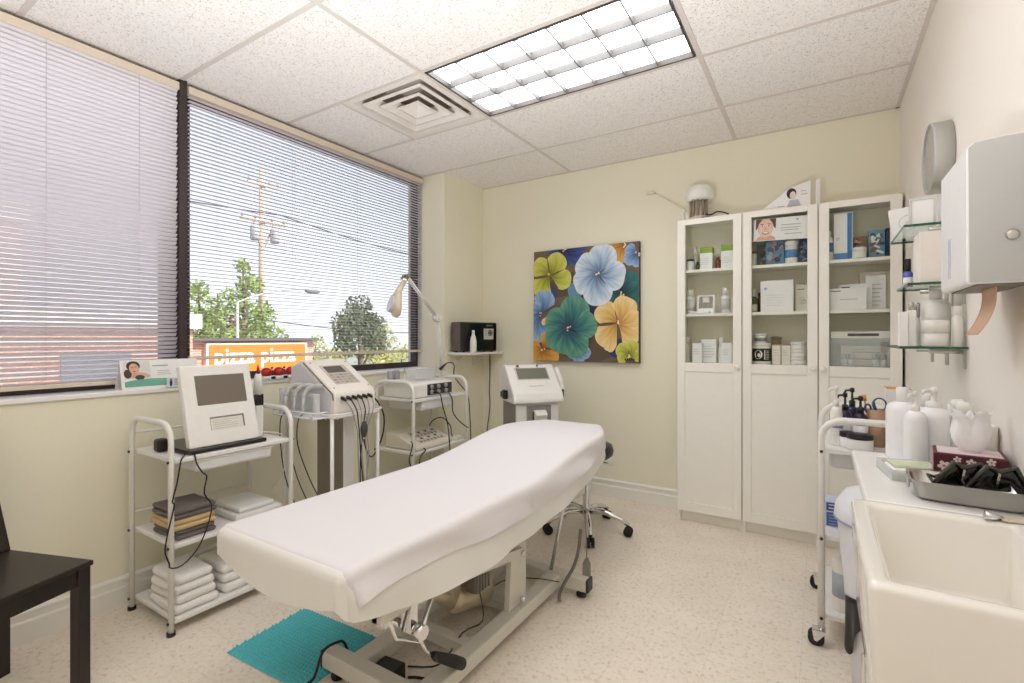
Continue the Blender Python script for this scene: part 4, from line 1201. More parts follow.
# ------------------------------------------------------------------ flower painting
def painting():
    X0, X1, Z0, Z1 = -2.030, -1.135, 1.042, 1.950
    D = 0.035
    YB = globals()['YB'] - 0.002
    t_ = thing('painting', 'square canvas painting of blue, green and yellow pansy flowers on brown', 'painting', ((X0 + X1) / 2, YB - D / 2, Z0))
    MB().box(X0, X1, YB - D, YB, Z0, Z1).build('canvas', M('painted_brown_canvas', (112, 94, 76), 0.6, 0, 0.35, 9), t_)
    mt = panel((X0, YB - D, Z0), (1, 0, 0), (0, 0, 1)) @ Matrix.Translation((0, 0, 0.0006))
    W, H = X1 - X0, Z1 - Z0
    A = Art()
    rnd = random.Random(11)
    def inside(p): return (min(W, max(0, p[0])), min(H, max(0, p[1])))
    def mixc(a, b, t): return tuple(a[i] * (1 - t) + b[i] * t for i in range(3))
    def petal(cx, cy, ang, L, wid, c_in, c_mid, c_out, lobes=0.0):
        n, m = 17, 6
        rings, cols = [], []
        ph = rnd.random() * 6
        for i in range(m + 1):
            k = i / m
            ring, cc = [], []
            for j in range(n):
                s_ = -1 + 2 * j / (n - 1)
                # petal outline: length along ang, rounded tip
                a = s_ * wid
                rad = L * (1 - 0.30 * abs(s_) ** 2.6) * (1 + 0.012 * math.sin(s_ * 6 + ph) - lobes * math.exp(-(s_ * 5) ** 2))
                rr = rad * k
                ww = a * (0.55 + 0.45 * k ** 0.5)
                ring.append(inside((cx + rr * math.cos(ang + ww), cy + rr * math.sin(ang + ww))))
                st = 0.28 * math.sin(j * 2.9 + ph) * k * (1 - k * 0.6) + 0.10 * math.sin(j * 5.3 + i * 1.7 + ph)
                kk = min(1, max(0, k + st))
                c = mixc(c_in, c_mid, kk * 2) if kk < 0.5 else mixc(c_mid, c_out, kk * 2 - 1)
                cc.append(lin(c))
            rings.append(ring); cols.append(cc)
        A.fan(rings, cols)
    def flower(u, v, size, petals, pal, eye=(240, 224, 170), lob=0.01):
        u *= W; v *= H; s_ = size * W
        for (deg, l, w) in petals: petal(u, v, R(deg), s_ * l, R(w), *pal, lobes=lob)
        for k in range(5):
            A.ell(u + rnd.uniform(-.018, .018) * W, v + rnd.uniform(-.018, .018) * H, 0.009 * W, 0.007 * W, eye if k else (120, 90, 40), rnd.random() * 3, 8)
    navy = ((20, 26, 60), (36, 52, 108), (64, 86, 150))
    sky = ((70, 92, 134), (158, 184, 208), (222, 230, 236))
    blue = ((44, 64, 112), (104, 138, 184), (160, 188, 216))
    green = ((34, 52, 84), (48, 112, 112), (104, 160, 132))
    lime = ((116, 110, 30), (176, 180, 60), (214, 212, 108))
    gold = ((176, 120, 56), (226, 186, 106), (242, 216, 158))
    teal = ((14, 36, 50), (24, 84, 92), (48, 116, 110))
    ochre = ((140, 84, 26), (206, 146, 58), (226, 176, 90))
    P5 = lambda o_=0, w=44: [(o_ + 72 * k, 1, w) for k in range(5)]
    # underlying leaves and shadows of the picture itself
    for (u, v, a, b, c, r_) in ((0.30, 0.68, .16, .10, (92, 74, 60), .4), (0.62, 0.52, .2, .12, (40, 52, 96), .2), (0.55, 0.10, .25, .1, (96, 80, 62), 0), (0.15, 0.62, .08, .1, (58, 66, 110), 1), (0.85, 0.12, .12, .08, (44, 58, 110), .3), (0.5, 0.45, .12, .08, (30, 44, 92), 0), (0.42, .62, .07, .08, (104, 144, 182), .5), (0.38, .93, .1, .04, (84, 70, 60), 0)):
        pts = [inside((u * W + a * W * math.cos(t) * math.cos(r_) - b * H * math.sin(t) * math.sin(r_), v * H + a * W * math.cos(t) * math.sin(r_) + b * H * math.sin(t) * math.cos(r_))) for t in [2 * PI * k / 22 for k in range(22)]]
        A.poly(pts, c)
    flower(0.32, 0.99, 0.17, [(200, 1, 40), (270, .9, 42), (330, 1.1, 40), (20, 1.4, 30)], navy)
    flower(0.88, 0.98, 0.16, [(190, 1.3, 36), (240, 1.0, 44), (290, 1.0, 40)], ochre)
    flower(0.99, 0.90, 0.13, [(150, .9, 40), (210, 1, 40), (270, .9, 40)], blue)
    flower(0.86, 0.58, 0.2, [(60, 1.0, 42), (10, 0.9, 40), (-50, 0.9, 44), (110, .8, 40), (180, .8, 36)], teal)
    flower(0.17, 0.77, 0.215, [(140, 1.0, 40), (58, 1.05, 40), (-18, 1.05, 36), (232, 1.05, 44)], lime, (226, 190, 120))
    flower(0.08, 0.42, 0.20, [(75, 1.15, 42), (190, .8, 44), (255, 1.3, 42), (130, .7, 40)], blue, (226, 180, 120))
    flower(0.16, 0.33, 0.1, [(20, 1.1, 44), (80, .9, 40), (150, .8, 40), (290, .9, 40)], gold)
    flower(0.10, 0.10, 0.17, [(60, 1, 44), (170, .8, 50), (250, 1, 50), (320, 1.1, 44)], ochre)
    flower(0.46, 0.10, 0.15, [(270, .8, 44), (340, .8, 40), (200, .8, 40), (90, .6, 40)], blue)
    flower(0.82, 0.33, 0.235, [(65, 1.02, 40), (140, 1.0, 40), (228, 1.05, 40), (-32, 1.0, 44), (12, .9, 34), (250, 1.1, 18)], gold, (250, 236, 200))
    flower(0.92, 0.06, 0.12, [(60, 1.1, 44), (140, 1.1, 44), (200, .9, 40), (0, .9, 40)], lime)
    flower(0.64, 0.75, 0.255, [(205, .95, 40), (140, .92, 44), (72, 1.05, 44), (352, 1.0, 46), (270, 1.08, 44)], sky, (240, 226, 180), 0.02)
    flower(0.37, 0.29, 0.27, [(150, .95, 42), (72, 1.12, 42), (10, 1.0, 40), (215, .98, 44), (292, 1.0, 44), (255, .9, 30)], green, (246, 232, 190), 0.02)
    for k in range(5): A.rect(W * (0.885 + 0.018 * k), H * 0.02, W * (0.895 + 0.018 * k), H * (0.035 + 0.006 * (k % 2)), (44, 36, 30))
    A.build('painted_flowers', mt, t_, print_mat('oil_paint', 0.55))
    e = MB()
    e.box(X1, X1 + 0.001, YB - D, YB, Z0, Z1).box(X0, X1, YB - D, YB, Z0 - 0.001, Z0)
    e.build('painted_edge', M('dark_canvas_edge', (54, 44, 40), 0.6), t_)
painting()
# ------------------------------------------------------------------ glazed cabinets
YC = 3.405           # face of the doors
cab_glass = glass_mat('cabinet_glass', (254, 255, 254), 0.035)
cab_in = M('cabinet_inside_foil', (238, 233, 212), 0.5, 0, 0.02)
def cabinet(x0, x1, label, knob_side):
    t_ = thing('display_cabinet', label, 'cabinet', ((x0 + x1) / 2, (YC + YB) / 2, 0), 0, None)
    H = 2.02
    yb, yf = YB - 0.003, YC + 0.022
    b = MB().box(x0, x0 + 0.017, yf, yb, 0.0, H).box(x1 - 0.017, x1, yf, yb, 0.0, H)
    b.box(x0 + 0.017, x1 - 0.017, yf, yb, H - 0.017, H).box(x0 + 0.017, x1 - 0.017, yf, yb, 0.07, 0.087)
    b.box(x0 + 0.017, x1 - 0.017, yf + 0.03, yf + 0.046, 0.0, 0.07)
    b.build('body', cab_white, t_)
    MB().box(x0 + 0.017, x1 - 0.017, yb - 0.005, yb, 0.087, H - 0.017).build('back_panel', cab_in, t_)
    for z in (1.063, 1.392, 1.685):
        MB().box(x0 + 0.018, x1 - 0.018, yf + 0.005, yb - 0.006, z - 0.018, z).build('shelf', cab_white, t_)
    # door
    a0, a1 = x0 + 0.0025, x1 - 0.0025
    z0, zm0, zm1, z1 = 0.078, 1.038, 1.066, H - 0.002
    sw = 0.05
    d = MB()
    for (p, q, r_, s_) in ((a0, a0 + sw, z0, z1), (a1 - sw, a1, z0, z1), (a0 + sw, a1 - sw, z1 - sw * 0.72, z1), (a0 + sw, a1 - sw, zm0 - 0.03, zm1), (a0 + sw, a1 - sw, z0, z0 + 0.06)):
        d.box(p, q, YC, YC + 0.02, r_, s_)
    dr = d.build('door', cab_white, t_)
    bv = dr.modifiers.new('bevel', 'BEVEL'); bv.width = 0.002; bv.segments = 2; bv.limit_method = 'ANGLE'
    MB().box(a0 + sw, a1 - sw, YC + 0.008, YC + 0.016, z0 + 0.06, zm0 - 0.03).build('lower_panel', cab_white, dr)
    MB().box(a0 + sw - 0.004, a1 - sw + 0.004, YC + 0.011, YC + 0.014, zm1 - 0.004, z1 - sw * 0.72 + 0.004).build('glass_panel', cab_glass, dr)
    kx = a1 - 0.022 if knob_side > 0 else a0 + 0.022
    k = MB().lathe(0, 0, [(0.008, 0), (0.008, 0.008), (0.015, 0.012), (0.016, 0.02), (0.010, 0.024), (0, 0.024)], 16)
    k.xf(Matrix.Translation((kx, YC, 1.05)) @ Matrix.Rotation(PI / 2, 4, 'X'))
    k.build('knob', cab_white, dr)
    return t_
CX = (-0.8132, -0.4142, -0.0076, 0.3835)
cabinet(CX[0], CX[1], 'tall white glass-door cabinet nearest the flower painting, with green-topped boxes inside', 1)
cabinet(CX[1] + 0.001, CX[2], 'tall white glass-door cabinet in the middle of three, with a smiling face sign inside', 1)
cabinet(CX[2] + 0.001, CX[3], 'tall white glass-door cabinet in the wall corner, with a blue-edged box inside', -1)

YI = 3.50     # row of goods
S1, S2, S3 = 1.064, 1.393, 1.686
def goods_bottle(label, x, y, z, r, h, cap_r, cap_h, body_m, cap_m, lab=None, group=None, name='bottle', shoulder=0.12):
    t_ = thing(name, label, 'bottle' if name == 'bottle' else name.split('_')[-1], (x, y, z), 0, group)
    hb = h - cap_h
    MB().lathe(0, 0, [(r * 0.92, 0), (r, r * 0.1), (r, hb * (1 - shoulder)), (r * 0.8, hb * (1 - shoulder * 0.4)), (cap_r * 0.9, hb)], 18).build('body', body_m, t_, local=True)
    MB().lathe(0, 0, [(cap_r, hb), (cap_r, h - 0.003), (cap_r * 0.85, h), (0, h)], 16).build('cap', cap_m, t_, local=True)
    if lab:
        MB().lathe(0, 0, [(r + 0.0004, hb * lab[1]), (r + 0.0004, hb * lab[2])], 18).build('label_band', lab[0], t_, local=True)
    return t_
def goods_jar(label, x, y, z, r, h, lid_h, body_m, lid_m, group=None, lab=None):
    t_ = thing('jar', label, 'jar', (x, y, z), 0, group)
    MB().lathe(0, 0, [(r * 0.93, 0), (r, 0.004), (r, h - lid_h)], 20).build('body', body_m, t_, local=True)
    MB().lathe(0, 0, [(r + 0.001, h - lid_h), (r + 0.001, h - 0.003), (r - 0.002, h), (0, h)], 20).build('lid', lid_m, t_, local=True)
    if lab: MB().lathe(0, 0, [(r + 0.0004, h * lab[1]), (r + 0.0004, h * lab[2])], 20).build('label_band', lab[0], t_, local=True)
    return t_
def goods_box(label, x0, x1, y0, y1, z, h, mat, art=None, lid=None, group=None, rot=0, name='box', cat='box', lean=0):
    cx, cy = (x0 + x1) / 2, (y0 + y1) / 2
    t_ = thing(name, label, cat, (cx, cy, z), rot, group)
    hx, hy = (x1 - x0) / 2, (y1 - y0) / 2
    hz = h - (lid[1] if lid else 0)
    b = MB().rbox(-hx, hx, -hy, hy, 0, hz, 0.0015, 1).build('carton', mat, t_, local=True)
    if lid: MB().rbox(-hx, hx, -hy, hy, hz, h, 0.0015, 1).build('top_panel', lid[0], t_, local=True)
    if art: art.build('printed_face', frame(t_) @ panel((-hx, -hy - 0.0004, 0), (1, 0, 0), (0, 0, 1)), b, ink)
    return t_
greenl = M('lime_green_card', (142, 172, 62), 0.6)
brown_b = M('red_brown_glass', (128, 62, 48), 0.25)
olive_b = M('olive_glass', (86, 92, 48), 0.25)
silver = M('silver_lid', (196, 194, 190), 0.25, 0.8)
cyan = M('mid_blue_label', (84, 140, 192), 0.5)
wp, pw = white_plastic, paper_white
GC = 'goods on the glass cabinet shelves'
def txt(w, h, n=4, c=(204, 204, 206)):
    a = Art(); return a.lines(w * 0.15, h * 0.75, w * 0.7, n, h * 0.12, h * 0.03, c)
# first cabinet, top shelf
goods_jar('white jar with black lid on the top shelf nearest the painting', -0.742, YI - 0.02, S3, 0.024, 0.075, 0.012, wp, black_plastic)
goods_bottle('frosted pump bottle behind the black-lidded white jar', -0.727, YI + 0.06, S3, 0.017, 0.17, 0.010, 0.05, M('frosted_bottle', (206, 206, 196), 0.3), wp)
goods_bottle('tiny dark green bottle between black-lidded jar and green-topped box', -0.700, YI + 0.01, S3, 0.012, 0.06, 0.008, 0.015, olive_b, olive_b)
goods_box('white carton with lime green top beside the tiny dark green bottle', -0.680, -0.602, YI - 0.02, YI + 0.06, S3, 0.15, pw, txt(0.078, 0.1), (greenl, 0.038))
goods_bottle('red-brown bottle between two green-topped cartons', -0.575, YI + 0.03, S3, 0.017, 0.085, 0.010, 0.015, brown_b, brown_b)
goods_box('white carton with lime green top beside the cabinet door edge', -0.548, -0.472, YI - 0.02, YI + 0.06, S3, 0.155, pw, txt(0.076, 0.1), (greenl, 0.04))
# first cabinet, middle shelf
goods_bottle('white bottle beside the small framed mirror, on its painting side', -0.744, YI, S2, 0.029, 0.165, 0.021, 0.045, wp, wp, (M('faint_grey_label', (214, 212, 208), 0.6), 0.2, 0.8))
fm = thing('table_mirror', 'small white-framed easel mirror on the cabinet middle shelf', 'mirror', (-0.645, YI, S2))
mt = Matrix.Translation((-0.645, YI - 0.02, S2)) @ Matrix.Rotation(R(-14), 4, 'X')
q = MB()
for (a, b, c, d) in ((-.055, .055, 0, .035), (-.055, .055, .118, .128), (-.055, -.045, .035, .118), (.045, .055, .035, .118)): q.box(a, b, -0.004, 0.004, c, d)
q.xf(mt); q.build('frame', wp, fm)
q = MB().box(-.045, .045, -0.001, 0.003, .035, .118); q.xf(mt); q.build('glass', M('mirror_grey', (128, 124, 112), 0.15, 0.3), fm)
q = MB().box(-.02, .02, 0.004, 0.007, 0, .11); q.xf(Matrix.Translation((-0.645, YI + 0.012, S2)) @ Matrix.Rotation(R(14), 4, 'X')); q.build('easel_leg', wp, fm)
goods_box('flat white box lying under the easel mirror front', -0.735, -0.61, YI - 0.07, YI - 0.035, S2, 0.014, pw)
goods_bottle('white bottle standing right of the easel mirror', -0.525, YI, S2, 0.028, 0.168, 0.019, 0.05, wp, wp, (M('faint_grey_label', (214, 212, 208), 0.6), 0.2, 0.8))
goods_box('stack-like white box with grey print behind the tall bottle', -0.495, -0.44, YI + 0.02, YI + 0.09, S2, 0.10, pw, txt(0.055, 0.10, 6, (150, 150, 150)))
# first cabinet, bottom shelf
goods_bottle('slim tall white tube at the cabinet wall on the lowest glazed shelf', -0.772, YI + 0.02, S1, 0.018, 0.172, 0.016, 0.05, wp, wp)
goods_box('narrow white carton beside the slim tall tube', -0.727, -0.668, YI - 0.03, YI + 0.03, S1, 0.13, pw, txt(0.055, 0.12, 3))
goods_box('wide white carton with grey lettering on the lowest glazed shelf', -0.683, -0.586, YI + 0.035, YI + 0.10, S1, 0.158, pw, txt(0.1, 0.15, 5))
goods_bottle('tall slim white bottle behind the squat white carton', -0.552, YI + 0.02, S1, 0.018, 0.172, 0.013, 0.06, wp, wp)
goods_box('squat white carton at the door edge on the lowest glazed shelf', -0.545, -0.482, YI - 0.03, YI + 0.0, S1, 0.135, pw, txt(0.06, 0.12, 3))
# middle cabinet, top shelf
sg = thing('face_sign', 'white advertising sign with a smiling woman face hung inside the middle cabinet', 'sign', (-0.215, YC + 0.03, 1.845))
x0, x1, z0, z1 = -0.352, -0.062, 1.835, 1.972
mt = Matrix.Translation((x0, YC + 0.03, z0)) @ Matrix.Rotation(R(1.5), 4, 'Y')
q = MB().box(0, x1 - x0, 0, 0.003, 0, z1 - z0); q.xf(mt); bd = q.build('board', paper_white, sg)
a = Art(); w, h = x1 - x0, z1 - z0
a.poly([(0.012, 0.004), (0.125, 0.004), (0.112, 0.024), (0.085, 0.034), (0.04, 0.03), (0.02, 0.02)], (222, 172, 148))
a.poly([(0.012, 0.135), (0.012, 0.085), (0.03, 0.10), (0.04, 0.135)], (92, 66, 54)); a.poly([(0.092, 0.135), (0.10, 0.10), (0.12, 0.095), (0.118, 0.135)], (92, 66, 54))
a.poly([(0.022, 0.135), (0.020, 0.10), (0.026, 0.06), (0.045, 0.026), (0.066, 0.016), (0.087, 0.026), (0.106, 0.06), (0.112, 0.10), (0.110, 0.135)], (238, 194, 170)); a.ell(0.066, 0.066, 0.034, 0.044, (242, 204, 184))
a.poly([(0.012, 0.135), (0.012, 0.066), (0.022, 0.08), (0.029, 0.108), (0.05, 0.135)], (96, 68, 56)); a.poly([(0.084, 0.135), (0.103, 0.110), (0.111, 0.084), (0.122, 0.07), (0.122, 0.135)], (96, 68, 56))
for s_ in (-1, 1):
    a.ell(0.066 + s_ * 0.018, 0.092, 0.009, 0.004, (246, 240, 236)); a.ell(0.066 + s_ * 0.018, 0.092, 0.004, 0.004, (60, 46, 44)); a.ell(0.066 + s_ * 0.019, 0.103, 0.011, 0.002, (96, 64, 52), s_ * -0.15)
a.poly([(0.063, 0.086), (0.069, 0.086), (0.074, 0.066), (0.058, 0.066)], (224, 172, 150))
a.ell(0.066, 0.048, 0.019, 0.009, (190, 88, 84)); a.ell(0.066, 0.050, 0.015, 0.005, (250, 246, 242))
a.lines(0.15, 0.092, 0.11, 1, 0.01, 0.004, (168, 172, 186)); a.lines(0.15, 0.074, 0.125, 2, 0.014, 0.004, (178, 182, 192)); a.lines(0.17, 0.036, 0.1, 1, 0.01, 0.003, (150, 150, 160)); a.ell(0.235, 0.118, 0.006, 0.004, (140, 150, 180))
a.build('printed_face', mt @ panel((0, -0.0005, 0), (1, 0, 0), (0, 0, 1)), bd, ink)
goods_jar('small white jar with brown lid at the shelf end beneath the face sign', -0.36, YI, S3, 0.02, 0.10, 0.02, M('milk_jar', (226, 222, 206), 0.4), M('brown_lid', (98, 78, 62), 0.5))
def photo_art(w, h, seed, base, cols):
    r_ = random.Random(seed); a = Art(); a.rect(0.001, 0.001, w - 0.001, h - 0.001, base)
    for k in range(16): a.ell(w * (0.15 + 0.7 * r_.random()), h * (0.15 + 0.7 * r_.random()), w * 0.12 * (0.5 + r_.random()), h * 0.10 * (0.5 + r_.random()), r_.choice(cols), r_.random() * 3, 10)
    return a
goods_box('dark green photo carton beneath the face sign', -0.338, -0.275, YI + 0.03, YI + 0.08, S3, 0.14, M('dark_green_card', (64, 86, 84), 0.5), photo_art(0.063, 0.14, 2, (74, 96, 92), [(130, 120, 96), (50, 64, 70), (160, 130, 110)]))
goods_box('blue photo carton with a figure, beneath the face sign', -0.285, -0.185, YI - 0.03, YI + 0.03, S3, 0.155, M('blue_card', (76, 112, 142), 0.5), photo_art(0.10, 0.155, 4, (84, 126, 156), [(52, 76, 108), (140, 162, 176), (168, 128, 110), (60, 60, 84)]))
goods_jar('white tub with blue label beneath the face sign', -0.148, YI - 0.01, S3, 0.036, 0.14, 0.025, wp, wp, None, (cyan, 0.25, 0.6))
goods_box('navy photo carton at the shelf end beneath the face sign', -0.108, -0.058, YI + 0.0, YI + 0.05, S3, 0.15, M('navy_card', (46, 62, 92), 0.5), photo_art(0.05, 0.15, 6, (50, 66, 96), [(90, 110, 140), (40, 44, 60), (150, 140, 150)]))
# middle cabinet, middle shelf
goods_bottle('olive bottle with pale cap beside the large white carton', -0.356, YI, S2, 0.019, 0.15, 0.012, 0.05, olive_b, M('pale_green_cap', (196, 204, 180), 0.4), (M('cream_label', (226, 218, 200), 0.6), 0.05, 0.5))
goods_bottle('dark olive bottle tucked behind the pale-capped olive bottle', -0.325, YI + 0.06, S2, 0.017, 0.13, 0.011, 0.03, olive_b, black_plastic)
a = Art(); a.ell(0.028, 0.145, 0.008, 0.008, (150, 178, 214)); a.lines(0.03, 0.105, 0.11, 5, 0.016, 0.003, (222, 222, 224))
goods_box('large square white carton with a blue dot in the middle cabinet', -0.315, -0.135, YI - 0.03, YI + 0.04, S2, 0.195, pw, a)
a = Art(); a.rect(0.012, 0.135, 0.05, 0.139, (80, 80, 84)); a.lines(0.02, 0.085, 0.04, 4, 0.012, 0.003, (190, 186, 176)); a.ell(0.045, 0.06, 0.012, 0.010, (190, 186, 178)); a.ell(0.045, 0.06, 0.008, 0.006, (232, 228, 220))
goods_box('cream carton partly behind the large square white carton', -0.128, -0.045, YI + 0.02, YI + 0.08, S2, 0.165, M('cream_card', (234, 228, 212), 0.6), a)
# middle cabinet, bottom shelf
a = None
t_ = goods_jar('large white tub with black patterned label on the lowest glazed shelf', -0.312, YI, S1, 0.053, 0.135, 0.02, wp, wp)
bnd = MB().lathe(-0.312, YI, [(0.0534, S1 + 0.02), (0.0534, S1 + 0.10)], 28).build('label_band', M('black_label', (34, 32, 32), 0.5), t_)
lt = Art()
def wrap(art, cx, cy, r):
    art.v = [(cx + (r + p[2]) * math.sin(p[0] / r), cy - (r + p[2]) * math.cos(p[0] / r), p[1]) for p in art.v]
    return art
lt.ell(-0.014, S1 + 0.062, 0.024, 0.028, (236, 232, 226)); lt.ell(-0.014, S1 + 0.062, 0.016, 0.02, (34, 32, 32)); lt.ell(-0.010, S1 + 0.058, 0.009, 0.012, (222, 216, 206)); lt.rect(0.02, S1 + 0.03, 0.026, S1 + 0.09, (236, 232, 226))
for k in range(6): lt.rect(0.031, S1 + 0.032 + k * 0.01, 0.05, S1 + 0.036 + k * 0.01, (206, 200, 192))
wrap(lt, -0.312, YI, 0.0538).build('printed_label', Matrix(), bnd, ink)
goods_jar('small white jar stacked on the black-labelled tub', -0.318, YI, S1 + 0.136, 0.034, 0.058, 0.016, wp, wp, None, (M('sage_label', (130, 146, 130), 0.6), 0.15, 0.55))
for k, dx in enumerate((0, 0.052)):
    goods_box('small white twin carton, %s' % ('beside the black-labelled tub', 'beside the pile of three white jars')[k], -0.252 + dx, -0.204 + dx, YI - 0.02, YI + 0.03, S1, 0.125, M('cream_card', (234, 228, 212), 0.6), txt(0.048, 0.12, 3, (200, 190, 176)), (M('tan_top_card', (196, 160, 128), 0.6), 0.006))
bl_ = MB().ell((-0.235, YI + 0.08, S1 + 0.165), 0.035, 0.02, 0.012, 14, 8).box(-0.262, -0.208, YI + 0.055, YI + 0.105, S1, S1 + 0.155)
tag(bl_.build('parcel', M('olive_brown_card', (134, 116, 78), 0.6)), 'olive brown rounded parcel behind the twin cream cartons', 'parcel')
nm = ('lowest', 'middle one', 'topmost')
for k in range(3):
    goods_jar('shallow white jar, %s in the pile of three on the lowest glazed shelf' % nm[k], -0.108, YI - 0.01, S1 + 0.0005 + k * 0.0475, 0.044, 0.047, 0.016, wp, wp, 'pile of three shallow white jars')
# corner cabinet, top shelf
goods_bottle('white bottle with blue label beside the blue-edged box', 0.046, YI - 0.02, S3, 0.021, 0.175, 0.012, 0.03, wp, wp, (cyan, 0.35, 0.72))
a = Art(); a.rect(0.002, 0.002, 0.085, 0.04, (84, 140, 192)); a.rect(0.066, 0.002, 0.088, 0.27, (66, 128, 190)); a.lines(0.012, 0.13, 0.02, 2, 0.01, 0.003, (160, 160, 170))
goods_box('tall white box with bright blue edge in the corner cabinet', 0.070, 0.162, YI - 0.03, YI + 0.04, S3, 0.275, pw, a)
goods_jar('small white lidded jar in front of the photo cartons', 0.192, YI - 0.045, S3, 0.034, 0.062, 0.02, wp, wp)
goods_box('brown-toned photo carton beside the small white jar', 0.165, 0.232, YI + 0.02, YI + 0.08, S3, 0.135, M('brown_card', (130, 100, 84), 0.5), photo_art(0.067, 0.135, 8, (142, 108, 90), [(206, 166, 140), (70, 52, 46), (180, 140, 116)]))
goods_box('teal and white patterned photo carton at the cabinet corner end', 0.236, 0.312, YI - 0.02, YI + 0.04, S3, 0.16, M('teal_card', (92, 140, 158), 0.5), photo_art(0.076, 0.16, 9, (98, 150, 172), [(226, 228, 222), (50, 76, 96), (170, 190, 190), (120, 90, 80), (230, 226, 220)]))
goods_box('dark blue carton standing last on the corner cabinet top shelf', 0.315, 0.362, YI - 0.01, YI + 0.05, S3, 0.165, M('navy_card', (46, 62, 92), 0.5))
# corner cabinet, middle shelf
def slab_art(w, h):
    a = Art(); a.rect(w * 0.05, h * 0.86, w * 0.32, h * 0.90, (70, 70, 72)); a.lines(w * 0.3, h * 0.5, w * 0.5, 1, 0.01, 0.003, (150, 150, 152)); return a
goods_box('long low white carton in front on the corner cabinet middle shelf', 0.045, 0.226, YI - 0.05, YI - 0.015, S2, 0.125, pw, slab_art(0.181, 0.125))
goods_box('white carton behind the long low carton in the corner cabinet', 0.10, 0.255, YI + 0.0, YI + 0.035, S2, 0.152, pw, slab_art(0.155, 0.152))
goods_box('upright white carton beside the long low carton in the corner cabinet', 0.226, 0.322, YI + 0.04, YI + 0.075, S2, 0.20, pw, txt(0.096, 0.2, 6, (206, 206, 212)))
goods_box('tallest cream carton at the back of the corner cabinet middle shelf', 0.20, 0.362, YI + 0.08, YI + 0.115, S2, 0.225, M('cream_card', (234, 228, 212), 0.6))
# corner cabinet, bottom shelf: clear kit case
kc = thing('kit_case', 'clear plastic kit case with black print strip in the corner cabinet', 'kit case', (0.195, YI, S1))
x0, x1, y0, y1, zt = 0.052, 0.355, YI - 0.06, YI + 0.05, S1 + 0.205
q = MB()
q.box(x0, x1, y1 - 0.002, y1, S1 + 0.001, zt).box(x0, x1, y0, y1, S1 + 0.001, S1 + 0.004).box(x0, x0 + 0.002, y0, y1, S1, zt).box(x1 - 0.002, x1, y0, y1, S1, zt)
q.build('case', clear_plastic('kit_case_plastic', (226, 228, 224), 0.5), kc)
MB().box(x0, x1, y0, y0 + 0.002, S1 + 0.001, zt).build('front_wall', clear, kc)
hd = MB().box(x0 + 0.004, x1 - 0.004, y0 - 0.001, y0 + 0.001, zt - 0.04, zt - 0.004).build('header_card', M('pale_header', (232, 230, 224), 0.6), kc)
a = Art(); a.rect(0.08, 0.012, 0.225, 0.027, (62, 62, 62))
for k in range(14): a.rect(0.086 + k * 0.0098, 0.0155, 0.086 + k * 0.0098 + 0.002, 0.0235, (160, 158, 152))
a.build('printed_strip', panel((x0 + 0.004, y0 - 0.0013, zt - 0.04), (1, 0, 0), (0, 0, 1)), hd, ink)
q = MB().box(x0 + 0.055, x1 - 0.02, YI + 0.0, YI + 0.02, S1 + 0.006, S1 + 0.12); iv = q.build('insert_card', M('cream_card', (234, 228, 212), 0.6), kc)
a = Art(); a.rect(0.05, 0.075, 0.19, 0.08, (150, 160, 160)); a.ell(0.205, 0.10, 0.02, 0.032, (196, 156, 130)); a.ell(0.205, 0.125, 0.022, 0.014, (110, 76, 60)); a.rect(0.04, 0.036, 0.17, 0.04, (90, 104, 100)); a.lines(0.05, 0.095, 0.07, 1, 0.01, 0.004, (170, 180, 176))
a.build('printed_insert', panel((x0 + 0.055, YI - 0.0006, S1 + 0.006), (1, 0, 0), (0, 0, 1)), iv, ink)
for k, x in enumerate((0.118, 0.155, 0.268, 0.303)):
    t_ = goods_jar('silver-lidded mini jar in the kit case, %s' % ('nearest the case end by the middle cabinet', 'second from the middle cabinet', 'second from the wall corner', 'nearest the wall corner')[k], x, YI - 0.03, S1 + 0.0045, 0.015, 0.07, 0.032, M('pale_jar', (222, 222, 214), 0.3), silver, 'mini jars in the clear kit case')
# cabinet tops
ZT = 2.0205
st = thing('facial_steamer', 'white dome-topped facial steamer on top of the cabinet nearest the painting', 'steamer', (-0.69, 3.52, ZT))
MB().lathe(-0.69, 3.52, [(0.075, ZT), (0.075, ZT + 0.02), (0.05, ZT + 0.035), (0.045, ZT + 0.13), (0, ZT + 0.13)], 24).build('base', M('steamer_cream', (222, 212, 194), 0.4), st)
MB().lathe(-0.69, 3.52, [(0.075, ZT + 0.135), (0.088, ZT + 0.145), (0.092, ZT + 0.18), (0.085, ZT + 0.215), (0.055, ZT + 0.24), (0, ZT + 0.248)], 28).build('dome', white_plastic, st)
q = MB()
for k in range(5):
    a_ = -PI / 2 + (k - 2) * 0.5
    q.cyl((-0.69 + 0.06 * math.cos(a_), 3.52 + 0.06 * math.sin(a_), ZT + 0.03), (-0.69 + 0.06 * math.cos(a_), 3.52 + 0.06 * math.sin(a_), ZT + 0.138), 0.008, 8)
q.build('strut', M('steamer_brown', (150, 134, 116), 0.4), st)
MB().tube(smooth_path([(-0.64, 3.46, ZT + 0.03), (-0.60, 3.44, ZT + 0.02), (-0.56, 3.44, ZT + 0.035), (-0.50, 3.45, ZT + 0.012), (-0.52, 3.47, ZT + 0.006), (-0.60, 3.45, ZT + 0.006), (-0.66, 3.43, ZT + 0.006)]), 0.0045, 8).build('cable', black_plastic, st)
for k, (x, h) in enumerate(((-0.785, 0.085), (-0.757, 0.06))):
    goods_bottle(('small clear-white bottle at the outer end of the cabinet top', 'short clear-white bottle next to the steamer on the cabinet top')[k], x, 3.46, ZT, 0.013, h, 0.010, 0.02, M('milky_bottle', (232, 228, 216), 0.3), wp)
